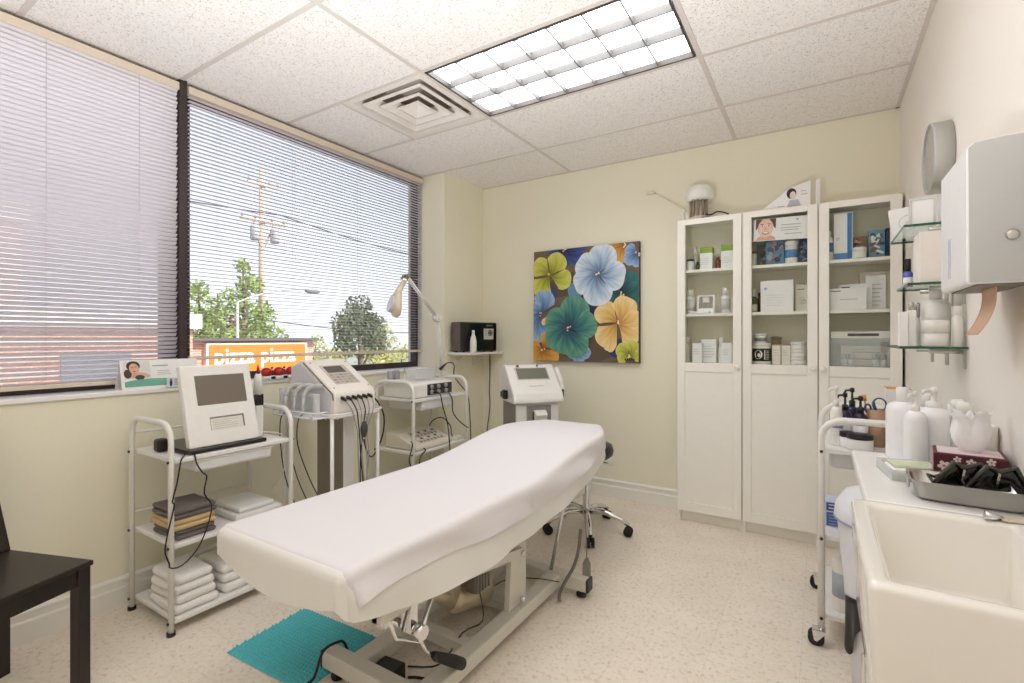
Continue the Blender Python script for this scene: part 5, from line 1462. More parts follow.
cd_ = thing('counter_card', 'white wedge display card with a dark-haired woman on top of the middle cabinet', 'sign', (-0.14, 3.50, ZT))
q = MB().prism([(-0.32, ZT), (-0.05, ZT), (-0.05, ZT + 0.155), (-0.15, ZT + 0.125)], 1, 3.455, 3.458)
q.box(-0.05, -0.047, 3.455, 3.53, ZT, ZT + 0.155)
q.box(-0.02, 0.003, 3.50, 3.52, ZT, ZT + 0.165)
b_ = q.build('card', paper_white, cd_)
a = Art(); a.ell(0.175, 0.09, 0.026, 0.032, (44, 38, 42)); a.ell(0.182, 0.078, 0.016, 0.024, (236, 214, 206)); a.poly([(0.15, 0.01), (0.225, 0.01), (0.21, 0.05), (0.165, 0.05)], (190, 188, 200)); a.lines(0.225, 0.10, 0.035, 2, 0.02, 0.005, (200, 200, 206)); a.lines(0.1, 0.02, 0.04, 1, 0.01, 0.004, (180, 180, 186))
a.build('printed_face', panel((-0.32, 3.4545, ZT), (1, 0, 0), (0, 0, 1)), b_, ink)
rw = MB().tube([(-1.03, YB - 0.006, 2.30), (-0.93, YB - 0.006, 2.235), (-0.83, YB - 0.006, 2.16), (-0.80, YB - 0.006, 2.12), (-0.79, YB - 0.006, 2.06)], 0.006, 6)
rw.rbox(-1.09, -1.03, YB - 0.014, YB - 0.001, 2.29, 2.315, 0.003)
tag(rw.build('wall_cable', M('cream_cable', (226, 218, 196), 0.6)), 'cream cable running down the wall to the top of the cabinet', 'cable')
# ------------------------------------------------------------------ trolley on wheels beside the cabinets
trolley('white metal trolley on black wheels beside the sink counter, holding bottles', 0.006, 0.352, 2.335, 2.86, 0.905, (0.788, 0.44, 0.122), (2.42, 2.78, 0.07), (), casters=True)
YT, ZS = 2.42, 0.789
navy_glass = M('dark_violet_glass', (44, 38, 72), 0.2)
lab_w = M('white_label', (236, 234, 236), 0.5)
def pump_bottle(label, x, y, z, r, h, body_m, pump_m, lab=None, group=None, ang=0):
    t_ = thing('pump_bottle', label, 'bottle', (x, y, z), ang, group)
    hb = h * 0.66
    MB().lathe(0, 0, [(r * .9, 0), (r, 0.005), (r, hb * 0.78), (r * .85, hb * .9), (r * .4, hb)], 20).build('body', body_m, t_, local=True)
    p = MB().lathe(0, 0, [(r * .48, hb - 0.002), (r * .48, hb + 0.02), (r * .2, hb + 0.024), (r * .16, h - 0.022), (r * .35, h - 0.02), (r * .35, h - 0.004), (0, h)], 14)
    p.tube([(0, 0, h - 0.012), (-r * .9, 0, h - 0.014), (-r * 1.15, 0, h - 0.026)], 0.0045, 8)
    p.build('pump', pump_m, t_, local=True)
    if lab: MB().lathe(0, 0, [(r + .0005, hb * lab[1]), (r + .0005, hb * lab[2])], 20).build('label_band', lab[0], t_, local=True)
    return t_
pump_bottle('tall white pump bottle with violet print at the trolley corner by the cabinet doors', 0.058, 2.44, ZS, 0.022, 0.245, wp, M('milky_pump', (226, 226, 222), 0.35), (M('violet_print', (150, 148, 190), 0.5), 0.45, 0.52))
pump_bottle('dark violet pump bottle in front with white label, nearest the trolley corner', 0.090, 2.49, ZS, 0.024, 0.215, navy_glass, black_plastic, (lab_w, 0.05, 0.62), 'dark violet pump bottles')
pump_bottle('dark violet pump bottle with white label at the rear of its group', 0.118, 2.57, ZS, 0.024, 0.23, navy_glass, black_plastic, (lab_w, 0.05, 0.62), 'dark violet pump bottles')
pump_bottle('dark violet pump bottle with white label standing behind the large black-lidded jar', 0.142, 2.48, ZS, 0.026, 0.205, navy_glass, black_plastic, (lab_w, 0.05, 0.62), 'dark violet pump bottles')
goods_jar('tall white jar with black lid beside the violet-print pump bottle', 0.095, 2.425, ZS, 0.026, 0.062, 0.02, lab_w, black_plastic)
goods_jar('large shallow white jar with black lid at the trolley front edge', 0.135, 2.385, ZS, 0.043, 0.062, 0.018, lab_w, black_plastic)
pc = thing('pen_cup', 'brown kraft cup holding scissors and sticks on the wheeled trolley', 'pen cup', (0.197, 2.50, ZS))
MB().lathe(0, 0, [(0.03, 0), (0.032, 0.003), (0.032, 0.15), (0.029, 0.15), (0.029, 0.006), (0, 0.006)], 20).build('cup', M('kraft_brown', (178, 142, 112), 0.65), pc, local=True)
sc_ = thing('scissors', 'scissors with blue looped handles standing in the kraft cup', 'scissors', (0.20, 2.50, ZS + 0.008))
q = MB()
for s_ in (-1, 1): q.tube([(0.200 + s_ * 0.004, 2.498 + s_ * 0.003, ZS + 0.01), (0.196 - s_ * 0.004, 2.5, ZS + 0.15)], 0.003, 6)
q.build('blades', steel, sc_)
q = MB()
q.tube([Vector((0.206, 2.5, ZS + 0.17)) + Vector((0.022 * math.cos(t), 0, 0.026 * math.sin(t))) for t in [2 * PI * k / 20 for k in range(20)]], 0.0032, 8, closed=True)
q.tube([Vector((0.168, 2.505, ZS + 0.152)) + Vector((0.010 * math.cos(t), 0, 0.016 * math.sin(t))) for t in [2 * PI * k / 14 for k in range(14)]], 0.004, 8, closed=True)
q.tube([(0.196, 2.5, ZS + 0.14), (0.19, 2.5, ZS + 0.16), (0.186, 2.5, ZS + 0.18)], 0.005, 8)
q.build('handles', M('blue_grey_handle', (66, 82, 130), 0.4), sc_)
om = M('orange_plastic', (230, 150, 60), 0.5)
ot = MB().tube([(0.18, 2.51, ZS + 0.01), (0.158, 2.52, ZS + 0.185)], 0.003, 6).tube([(0.158, 2.52, ZS + 0.18), (0.155, 2.52, ZS + 0.205)], 0.008, 10)
tag(ot.build('orange_stick', om), 'orange-tipped stick standing in the kraft cup beside the scissors', 'stick')
goods_box('white carton with an orange spot on top behind the kraft cup', 0.232, 0.315, 2.55, 2.64, ZS, 0.235, pw, txt(0.083, 0.2, 6, (196, 206, 214)), (om, 0.003))
ct = thing('cotton_canister', 'clear canister of cotton pads on the wheeled trolley near the counter', 'canister', (0.262, 2.43, ZS))
MB().lathe(0, 0, [(0.042, 0), (0.042, 0.105)], 22).build('canister', clear, ct, local=True)
MB().lathe(0, 0, [(0.036, 0.003), (0.037, 0.03), (0.035, 0.06), (0.037, 0.085), (0, 0.09)], 22).build('cotton_pads', M('cotton_white', (240, 240, 236), 0.95), ct, local=True)
MB().lathe(0, 0, [(0.044, 0.105), (0.044, 0.118), (0.02, 0.121), (0, 0.121)], 22).build('lid', clear, ct, local=True)
a = Art(); a.rect(0.004, 0.004, 0.10, 0.06, (66, 92, 158)); a.rect(0.004, 0.066, 0.10, 0.10, (48, 70, 140)); a.lines(0.012, 0.094, 0.05, 2, 0.014, 0.006, (206, 216, 236)); a.lines(0.012, 0.05, 0.06, 4, 0.012, 0.004, (150, 170, 206))
goods_box('blue and white wipes box on the middle shelf of the wheeled trolley', 0.02, 0.124, 2.46, 2.56, 0.441, 0.105, M('pale_blue_card', (206, 216, 232), 0.6), a)
wb = goods_bottle('white plastic jug with grey print on the bottom shelf of the wheeled trolley', 0.085, 2.43, 0.123, 0.042, 0.25, 0.018, 0.03, wp, wp, (M('grey_print', (176, 180, 188), 0.6), 0.25, 0.7))

# pedal-less waste bin with hanging liner, between counter and trolley
wbn = thing('waste_bin', 'white rounded waste bin with grey rim line between counter and wheeled trolley', 'bin', (0.205, 2.13, 0))
q = MB().lathe(0.205, 2.13, [(0.10, 0.0), (0.108, 0.01), (0.135, 0.40), (0.15, 0.56), (0.155, 0.60)], 28)
q.build('bin_body', M('bin_white', (232, 233, 238), 0.4), wbn)
MB().lathe(0.205, 2.13, [(0.158, 0.588), (0.162, 0.60), (0.158, 0.64), (0.13, 0.685), (0.07, 0.708), (0, 0.712)], 28).build('lid', M('bin_white', (232, 233, 238), 0.4), wbn)
MB().tube([(0.205 + 0.161 * math.cos(t), 2.13 + 0.161 * math.sin(t), 0.594) for t in [2 * PI * k / 30 for k in range(30)]], 0.004, 6, closed=True).build('rim_line', M('rim_grey', (150, 152, 166), 0.5), wbn)
bgm = M('black_bag_film', (34, 32, 34), 0.3)
bag = MB()
def bagp(u, v):
    a = R(196 + 42 * u)
    r_ = 0.134 + 0.006 * math.sin(u * 13) * v
    z = 0.33 - v * (0.15 + 0.05 * math.sin(u * 6)) + 0.02 * u
    return (0.205 + r_ * math.cos(a), 2.13 + r_ * math.sin(a), z)
bag.grid(bagp, 16, 8)
bag.build('liner_flap', bgm, wbn, solid=0.002, recalc=False)

# ------------------------------------------------------------------ counter and sink
ceramic = M('white_ceramic', (240, 236, 228), 0.12, 0, 0.01, 5, 0, 0.6, 0.6)
counter_m = M('white_countertop', (244, 242, 238), 0.25, 0, 0.01)
ZC = 0.85
o = MB().rbox(0.092, XR - 0.002, 1.436, 2.045, ZC - 0.035, ZC, 0.006).build('countertop', counter_m)
tag(o, 'white worktop along the wall between the ceramic sink and the wheeled trolley', 'worktop')
vc = thing('vanity_cabinet', 'white cabinet carrying the ceramic sink and worktop', 'cabinet', (0.25, 1.4, 0))
MB().box(0.115, XR - 0.002, 0.985, 1.43, 0.05, 0.60).box(0.125, XR - 0.002, 1.438, 1.80, 0.05, 0.814).build('body', cab_white, vc)
MB().box(0.135, XR - 0.002, 1.0, 1.79, 0.0, 0.05).build('plinth', cab_white, vc)
for (ya, yb, zt) in ((1.0, 1.42, 0.59), (1.44, 1.79, 0.80)):
    d_ = MB().rbox(0.1 if zt < 0.7 else 0.108, 0.115 if zt < 0.7 else 0.125, ya, yb, 0.06, zt, 0.003).build('door', cab_white, vc)
    MB().tube([(0.1, yb - 0.04, zt - 0.16), (0.085, yb - 0.04, zt - 0.15), (0.085, yb - 0.04, zt - 0.08), (0.1, yb - 0.04, zt - 0.07)], 0.005, 8).build('handle', chrome, d_)

def sink():
    x0, x1, y0, y1, zb, zt = 0.062, XR - 0.001, 0.945, 1.434, 0.602, ZC + 0.002
    t_ = thing('sink', 'large rectangular white ceramic sink with deep basin in the foreground', 'sink', ((x0 + x1) / 2, (y0 + y1) / 2, zb))
    bm = bmesh.new()
    def V(*p): return bm.verts.new(p)
    def ring(a, b, c, d, z): return [V(a, c, z), V(b, c, z), V(b, d, z), V(a, d, z)]
    ob = ring(x0 + 0.012, x1, y0 + 0.012, y1 - 0.004, zb)
    ot_ = ring(x0, x1, y0, y1, zt)
    it = ring(x0 + 0.034, x1 - 0.062, y0 + 0.032, y1 - 0.036, zt)
    ib = ring(x0 + 0.062, x1 - 0.074, y0 + 0.06, y1 - 0.058, zt - 0.165)
    def side(a, b):
        for i in range(4): bm.faces.new((a[i], a[(i + 1) % 4], b[(i + 1) % 4], b[i]))
    side(ob, ot_); side(ot_, it); side(it, ib)
    bm.faces.new(ob); bm.faces.new(ib)
    bmesh.ops.recalc_face_normals(bm, faces=bm.faces)
    bmesh.ops.bevel(bm, geom=list(bm.edges), offset=0.013, segments=4, affect='EDGES', profile=0.5)
    bm.verts.index_update()
    s = MB(); s.add([v.co.copy() for v in bm.verts], [tuple(v.index for v in f.verts) for f in bm.faces], True); bm.free()
    s.build('basin', ceramic, t_)
    MB().lathe(0.21, 1.19, [(0.028, zt - 0.166), (0.028, zt - 0.162), (0.02, zt - 0.161), (0.018, zt - 0.165), (0, zt - 0.165)], 20).build('drain', chrome, t_)
sink()

# bottles and goods on the worktop
def big_bottle(label, x, y, r, h, pump=False, name='bottle'):
    t_ = thing(name, label, 'bottle', (x, y, ZC))
    hb = h * (0.80 if not pump else 0.74)
    MB().lathe(0, 0, [(r * .94, 0.0005), (r, 0.006), (r, hb * .84), (r * .93, hb * .92), (r * .66, hb * .98), (r * .36, hb)], 26).build('body', M('lotion_bottle_white', (243, 242, 244), 0.3), t_, local=True)
    c = MB()
    if pump:
        c.lathe(0, 0, [(r * .4, hb - 0.002), (r * .4, hb + 0.016), (r * .14, hb + 0.02), (r * .12, h - 0.02), (r * .2, h - 0.018), (r * .2, h - 0.002), (0, h)], 14)
        c.tube([(0, 0, h - 0.01), (-r * .5, -r * .3, h - 0.011), (-r * .62, -r * .38, h - 0.022)], 0.0045, 8)
        c.build('pump', wp, t_, local=True)
    else:
        c.lathe(0, 0, [(r * .38, hb - 0.002), (r * .38, h - 0.004), (r * .3, h), (0, h)], 18)
        c.build('cap', wp, t_, local=True)
    return t_
big_bottle('tall white capped lotion bottle standing at the far end of the worktop', 0.222, 1.985, 0.043, 0.225)
big_bottle('slim white pump bottle beside the broad pump bottle on the worktop', 0.238, 1.86, 0.028, 0.225, True, 'pump_bottle')
big_bottle('broad round-shouldered white pump bottle on the worktop', 0.288, 1.92, 0.048, 0.235, True, 'pump_bottle')
big_bottle('plain white bottle hidden partly behind the tall capped lotion bottle', 0.285, 2.01, 0.036, 0.205)
gj = thing('glass_organiser', 'clear plastic organiser with white lids behind the tissue box', 'organiser', (0.345, 1.94, ZC))
MB().rbox(0.318, 0.388, 1.88, 2.02, ZC + 0.001, ZC + 0.16, 0.006).build('case', clear_plastic('organiser_plastic', (232, 234, 228), 0.4), gj)
for y in (1.915, 1.985): MB().lathe(0.353, y, [(0.02, ZC + 0.16), (0.02, ZC + 0.185), (0.012, ZC + 0.195), (0, ZC + 0.196)], 16).build('lid', wp, gj)
MB().rbox(0.325, 0.381, 1.885, 1.9, ZC + 0.01, ZC + 0.09, 0.004).build('cotton_pads', M('cotton_white', (240, 240, 236), 0.95), gj)
goods_jar('little jar with red and violet label between the pump bottles and tissues', 0.353, 1.845, ZC, 0.022, 0.07, 0.012, wp, wp, None, (M('violet_red_label', (120, 70, 130), 0.5), 0.35, 0.75))
t_ = thing('tissue_box', 'dark maroon tissue box with white blossom print on the worktop', 'tissue box', (0.318, 1.675, ZC), R(-7))
bm_ = M('maroon_card', (88, 34, 46), 0.5, 0, 0.1)
bx = MB().rbox(-0.068, 0.068, -0.055, 0.055, 0.001, 0.092, 0.002, 1).build('carton', bm_, t_, local=True)
MB().box(-0.0685, -0.066, -0.05, 0.05, 0.004, 0.09).build('end_panel', M('rose_card', (188, 140, 146), 0.5), t_, local=True)
MB().rbox(-0.06, 0.06, -0.045, 0.045, 0.0915, 0.0935, 0.001).build('top_panel', M('pale_top_card', (226, 206, 208), 0.5), t_, local=True)
a = Art(); rnd = random.Random(4)
for (u, v, r_) in ((0.02, 0.06, .013), (0.03, 0.03, .011), (0.062, 0.048, .012), (0.085, 0.03, .014), (0.07, 0.075, .010), (0.115, 0.055, .011), (0.045, 0.08, .008), (0.105, 0.082, .009)):
    for k in range(5): a.ell(u + r_ * .6 * math.cos(2 * PI * k / 5 + u * 40), v + r_ * .6 * math.sin(2 * PI * k / 5 + u * 40), r_ * .42, r_ * .34, (236, 222, 214), 2 * PI * k / 5 + u * 40, 10)
    a.ell(u, v, r_ * .22, r_ * .22, (188, 120, 110), 0, 8)
a.build('printed_blossom', frame(t_) @ panel((-0.068, -0.0556, 0.001), (1, 0, 0), (0, 0, 1)), bx, ink)
ts = MB()
def tis(u, v):
    a = 2 * PI * u
    r_ = 0.016 + 0.022 * v ** 0.6 * (1 + 0.35 * math.sin(a * 2 + 1) + 0.22 * math.sin(a * 5)) + 0.008 * math.sin(v * 6)
    z = 0.092 + 0.10 * v ** 0.85 * (1 + 0.09 * math.sin(a * 2 + 2.2) + 0.07 * math.sin(a * 5) + 0.05 * math.sin(a * 9))
    return (r_ * math.cos(a) * 1.0 + 0.005, r_ * math.sin(a) * 0.65, z)
ts.grid(tis, 40, 8)
ti = ts.build('tissue', M('tissue_white', (246, 245, 246), 0.9), t_, local=True, solid=0.001)
ti['label'] = 'white crumpled tissue pulled from the box'

tr = thing('instrument_tray', 'stainless steel instrument tray with ring handle beside the sink', 'tray', (0.29, 1.545, ZC), R(-4))
q = MB()
def ringp(hx, hy, z, n=36, p=0.28):
    return [(hx * abs(math.cos(t)) ** p * (1 if math.cos(t) >= 0 else -1), hy * abs(math.sin(t)) ** p * (1 if math.sin(t) >= 0 else -1), z) for t in [2 * PI * k / n for k in range(n)]]
rings = [ringp(0.085, 0.052, 0.001), ringp(0.094, 0.060, 0.008), ringp(0.103, 0.068, 0.046), ringp(0.109, 0.073, 0.048), ringp(0.102, 0.066, 0.046), ringp(0.092, 0.058, 0.010), ringp(0.083, 0.05, 0.004)]
vs = [p for r_ in rings for p in r_]; n = 36
q.add(vs, [(i * n + j, i * n + (j + 1) % n, (i + 1) * n + (j + 1) % n, (i + 1) * n + j) for i in range(len(rings) - 1) for j in range(n)], True)
q.add(vs[:n], [tuple(range(n))]); q.add(vs[-n:], [tuple(range(n))])
q.build('tray_body', steel, tr, local=True)
MB().tube([(-0.106, 0.018 * math.cos(t), 0.03 + 0.014 * math.sin(t)) for t in [2 * PI * k / 16 for k in range(16)]], 0.003, 6, closed=True).build('ring_handle', steel, tr, local=True)
# two black goggles resting in the tray
for k, (x, y, rz) in enumerate(((0.275, 1.545, 0.25), (0.335, 1.54, 0.15))):
    g = thing('safety_goggles', ('black wraparound safety goggles in the steel tray, nearer the ring handle', 'black wraparound safety goggles in the steel tray, nearer the wall')[k], 'goggles', (x, y, ZC + 0.03), rz, 'goggles in the steel tray')
    m = MB()
    for s_ in (-1, 1):
        pts = [(s_ * 0.003, -0.03, 0.05), (s_ * 0.022, -0.036, 0.062), (s_ * 0.042, -0.028, 0.036), (s_ * 0.052, -0.02, 0.008)]
        vs = []
        for p in pts: vs += [p, (p[0], p[1] + 0.016, p[2] - 0.04)]
        m.add(vs, [(2 * i, 2 * i + 2, 2 * i + 3, 2 * i + 1) for i in range(3)], True)
    m.build('lens', M('smoke_lens', (26, 28, 24), 0.12), g, local=True, solid=0.003, recalc=False)
    f = MB().tube([(-0.054, -0.02, 0.01), (-0.024, -0.038, 0.065), (0, -0.032, 0.054), (0.024, -0.038, 0.065), (0.054, -0.02, 0.01)], 0.0055, 8)
    f.tube([(-0.054, -0.02, 0.01), (-0.05, 0.02, 0.02), (-0.03, 0.035, 0.012)], 0.0035, 6).tube([(0.054, -0.02, 0.01), (0.05, 0.02, 0.02), (0.03, 0.03, 0.012)], 0.0035, 6)
    f.build('frame', M('olive_black_plastic', (60, 60, 50), 0.25), g, local=True)
    c = MB().rbox(-0.03, 0.03, -0.01, 0.04, 0.003, 0.02, 0.006); c.build('pouch', M('black_vinyl_pouch', (34, 36, 28), 0.35), g, local=True)
ct = thing('cotton_tray', 'low clear tray of cotton with a green sheet on the worktop', 'tray', (0.215, 1.74, ZC), R(8))
MB().rbox(-0.062, 0.062, -0.075, 0.075, 0.001, 0.006, 0.002).rbox(-0.064, -0.06, -0.077, 0.077, 0.001, 0.03, 0.001).rbox(0.06, 0.064, -0.077, 0.077, 0.001, 0.03, 0.001).rbox(-0.064, 0.064, -0.077, -0.073, 0.001, 0.03, 0.001).rbox(-0.064, 0.064, 0.073, 0.077, 0.001, 0.03, 0.001).build('tray_body', clear_plastic('tray_plastic', (226, 230, 226), 0.45), ct, local=True)
MB().rbox(-0.05, 0.05, -0.06, 0.06, 0.007, 0.024, 0.006).build('cotton', M('cotton_white', (240, 240, 236), 0.95), ct, local=True)
MB().rbox(-0.045, 0.055, -0.02, 0.062, 0.0245, 0.031, 0.002).build('green_sheet', M('pale_green_film', (206, 216, 184), 0.4), ct, local=True)
cp = thing('wax_spatula', 'chrome spatula with beige blade lying at the sink edge', 'spatula', (0.33, 1.42, ZC))
MB().tube([(0.292, 1.405, ZC + 0.011), (0.305, 1.405, ZC + 0.009), (0.322, 1.412, ZC + 0.007)], [0.009, 0.007, 0.004], 12).build('handle', chrome, cp)
MB().rbox(0.318, 0.39, 1.40, 1.432, ZC + 0.003, ZC + 0.008, 0.002).build('blade', M('beige_blade', (206, 196, 176), 0.4), cp)
rl = thing('paper_roll', 'white paper roll standing against the wall behind the tissue box', 'paper roll', (0.372, 1.76, ZC))
MB().lathe(0.368, 1.765, [(0.024, ZC + 0.001), (0.025, ZC + 0.003), (0.025, ZC + 0.15), (0.022, ZC + 0.153), (0.008, ZC + 0.153), (0.008, ZC + 0.10)], 22).build('roll', M('roll_paper', (240, 236, 228), 0.9), rl)

# ------------------------------------------------------------------ right wall: clock, glass shelves, towel dispenser
ck = thing('wall_clock', 'round grey-rimmed wall clock above the glass shelves', 'clock', (XR, 2.36, 1.888))
m = MB().lathe(0, 0, [(0.115, 0.001), (0.127, 0.002), (0.127, 0.052), (0.125, 0.058), (0.120, 0.058), (0.119, 0.05)], 48)
mc = Matrix.Translation((XR, 2.36, 1.888)) @ Matrix.Rotation(-PI / 2, 4, 'Y')
m.xf(mc); m.build('rim', M('clock_grey_rim', (186, 184, 178), 0.4, 0.2), ck)
m = MB().lathe(0, 0, [(0.1195, 0.030), (0.1195, 0.034), (0, 0.034)], 48); m.xf(mc); fc = m.build('face', paper_white, ck)
a = Art()
for k in range(12):
    t = 2 * PI * k / 12
    a.poly([(0.088 * math.cos(t) - .004 * math.sin(t), 0.088 * math.sin(t) + .004 * math.cos(t)), (0.088 * math.cos(t) + .004 * math.sin(t), 0.088 * math.sin(t) - .004 * math.cos(t)), (0.104 * math.cos(t) + .004 * math.sin(t), 0.104 * math.sin(t) - .004 * math.cos(t)), (0.104 * math.cos(t) - .004 * math.sin(t), 0.104 * math.sin(t) + .004 * math.cos(t))], (70, 70, 72))
a.build('printed_marks', mc @ Matrix.Translation((0, 0, 0.0345)), fc, ink)
for nm_, L, t, w in (('hour_hand', 0.06, 2.2, .005), ('minute_hand', 0.09, 0.6, .0035)):
    m = MB().box(-0.012, L, -w, w, 0.037 if L < .08 else 0.04, 0.038 if L < .08 else 0.041); m.xf(mc @ Matrix.Rotation(t, 4, 'Z')); m.build(nm_, black_plastic, ck)
MBg = MB().lathe(0, 0, [(0.120, 0.054), (0.120, 0.056), (0, 0.056)], 48); MBg.xf(mc); MBg.build('glass', glass_mat('clock_glass', (255, 255, 255), 0.02), ck)

shelf_glass = glass_mat('shelf_glass', (250, 254, 252), 0.03)
edge_g = M('green_glass_edge', (40, 92, 74), 0.15)
def glass_shelf(label, z, xf, y0, y1):
    t_ = thing('glass_shelf', label, 'shelf', (XR, (y0 + y1) / 2, z), 0, None)
    MB().box(xf + 0.001, XR - 0.002, y0 + 0.001, y1 - 0.001, z - 0.007, z).build('glass', shelf_glass, t_)
    e = MB().box(xf, XR - 0.002, y0, y0 + 0.001, z - 0.0075, z + 0.0002).box(xf, xf + 0.001, y0, y1, z - 0.0075, z + 0.0002).box(xf, XR - 0.002, y1 - 0.001, y1, z - 0.0075, z + 0.0002)
    e.build('polished_edge', edge_g, t_)
    for y in (y0 + 0.05, y1 - 0.06):
        b = MB().cyl((XR, y, z - 0.016), (XR - 0.09, y, z - 0.016), 0.007, 10).box(XR - 0.005, XR, y - 0.01, y + 0.01, z - 0.07, z + 0.03)
        b.cyl((XR - 0.045, y, z - 0.016), (XR - 0.045, y, z - 0.06), 0.005, 8)
        b.build('bracket', steel, t_)
    return t_
glass_shelf('uppermost clear glass shelf under the wall clock', 1.604, 0.235, 2.07, 2.43)
glass_shelf('middle clear glass shelf holding the violet dropper bottle', 1.412, 0.245, 2.07, 2.345)
glass_shelf('lowest clear glass shelf crowded with white jars', 1.203, 0.222, 2.065, 2.42)
# goods on the glass shelves
ph = thing('acrylic_frame', 'clear acrylic picture holder on the uppermost glass shelf', 'frame', (0.285, 2.13, 1.605))
q = MB()
for (a_, b_, c_, d_) in ((0.255, 0.262, 1.605, 1.70), (0.318, 0.325, 1.605, 1.70), (0.262, 0.318, 1.605, 1.613), (0.262, 0.318, 1.692, 1.70)): q.box(a_, b_, 2.12, 2.135, c_, d_)
q.build('frame', M('silver_acrylic', (206, 206, 206), 0.2), ph)
MB().box(0.262, 0.318, 2.125, 2.13, 1.613, 1.692).build('insert_card', paper_white, ph)
goods_box('white carton tucked beside the acrylic picture holder', 0.335, 0.388, 2.10, 2.17, 1.605, 0.085, pw)
pr = thing('price_card', 'white leaning card with a grey circle on the uppermost glass shelf far end', 'card', (0.26, 2.38, 1.605))
m = MB().box(0, 0.105, 0, 0.003, 0, 0.115)
mm = Matrix.Translation((0.238, 2.385, 1.606)) @ Matrix.Rotation(R(-8), 4, 'Y')
m.xf(mm); pm_ = m.build('card', paper_white, pr)
a = Art(); a.ell(0.055, 0.055, 0.03, 0.03, (206, 206, 210)); a.ell(0.055, 0.055, 0.027, 0.027, (243, 242, 240)); a.ell(0.055, 0.05, 0.012, 0.012, (216, 216, 220))
a.build('printed_mark', mm @ panel((0, -0.0005, 0), (1, 0, 0), (0, 0, 1)), pm_, ink)
goods_box('large blank cream carton on the middle glass shelf', 0.276, 0.338, 2.09, 2.2, 1.4125, 0.168, M('blank_carton', (240, 234, 226), 0.6))
goods_bottle('violet dropper bottle with black top on the middle glass shelf', 0.266, 2.24, 1.4125, 0.014, 0.10, 0.009, 0.045, M('violet_glass', (92, 96, 190), 0.2), black_plastic, (lab_w, 0.1, 0.6))
GW = 'white containers on the lowest glass shelf'
for k, (x, y, w, h) in enumerate(((0.237, 2.11, 0.012, 0.115), (0.262, 2.13, 0.011, 0.12))):
    goods_box('slim white carton at the outer end of the lowest glass shelf, %s' % ('on the corner', 'second in'), x - w, x + w, y - 0.018, y + 0.018, 1.2035, h, pw) if False else goods_box('slim white carton on the lowest glass shelf, %s' % ('at the outer corner', 'second from the outer corner')[k], x - w, x + w, y - 0.018, y + 0.018, 1.2035, h, pw)
for k, x in enumerate((0.268, 0.287)):
    goods_bottle('silver-banded slim vial on the lowest glass shelf, %s' % ('nearer the outer corner', 'nearer the wide white jar')[k], x, 2.18 + 0.03 * k, 1.2035, 0.009, 0.15, 0.008, 0.05, wp, silver)
goods_jar('wide white jar with a dark seam line on the lowest glass shelf', 0.320, 2.115, 1.2035, 0.036, 0.085, 0.042, wp, wp)
goods_bottle('large white bottle behind the wide jar on the lowest glass shelf', 0.335, 2.20, 1.2035, 0.04, 0.19, 0.018, 0.03, wp, wp)
goods_bottle('narrow white tube beside the wide jar on the lowest glass shelf', 0.374, 2.10, 1.2035, 0.014, 0.13, 0.012, 0.03, wp, wp)

dp = thing('towel_dispenser', 'white and grey paper towel dispenser mounted on the wall above the worktop', 'towel dispenser', (XR, 1.61, 1.36))
x0, y0, y1, z0, z1 = 0.278, 1.478, 1.752, 1.352, 1.668
q = MB().prism([(XR - 0.001, z0), (x0 + 0.004, z0), (x0, z0 + 0.004), (x0, z1 - 0.012), (x0 + 0.012, z1), (x0 + 0.06, z1 + 0.006), (XR - 0.001, z1 + 0.006)], 1, y0 + 0.002, y1)
db = q.build('cover', M('dispenser_white', (238, 237, 238), 0.35), dp)
db.modifiers.new('bevel', 'BEVEL').width = 0.004
q = MB().prism([(XR - 0.001, z0 + 0.003), (x0 + 0.006, z0 + 0.003), (x0 + 0.003, z1 - 0.012), (x0 + 0.014, z1 - 0.002), (x0 + 0.06, z1 + 0.003), (XR - 0.001, z1 + 0.003)], 1, y0, y0 + 0.0035)
q.build('side_cover', M('dispenser_grey', (186, 186, 184), 0.3, 0.1, 0.04, 6), dp)
m = MB().lathe(0, 0, [(0.011, 0), (0.011, 0.004), (0.005, 0.005), (0, 0.005)], 16); m.xf(Matrix.Translation((0.352, y0, 1.455)) @ Matrix.Rotation(PI / 2, 4, 'X')); m.build('lock', steel, dp)
MB().box(x0 - 0.001, x0 + 0.002, 1.63, 1.66, 1.38, 1.48).build('level_window', M('pale_blue_window', (214, 218, 232), 0.2), dp)
MB().box(x0 + 0.02, XR - 0.01, y0 + 0.01, y1 - 0.01, z0 - 0.004, z0 + 0.001).build('underside', M('dispenser_under', (120, 112, 104), 0.5), dp)
def tw(u, v): return (0.335 + 0.03 * v - 0.05 * v * v, 1.52 + 0.12 * u + 0.05 * v, z0 + 0.002 - 0.115 * v)
MB().grid(tw, 6, 10).build('paper_towel', M('kraft_towel', (214, 178, 152), 0.9), dp, solid=0.0008, recalc=False)
MB().rbox(0.375, XR - 0.001, 1.44, 1.472, 1.30, 1.40, 0.004).build('wall_bracket', M('dispenser_white', (238, 237, 238), 0.35), dp) if False else None
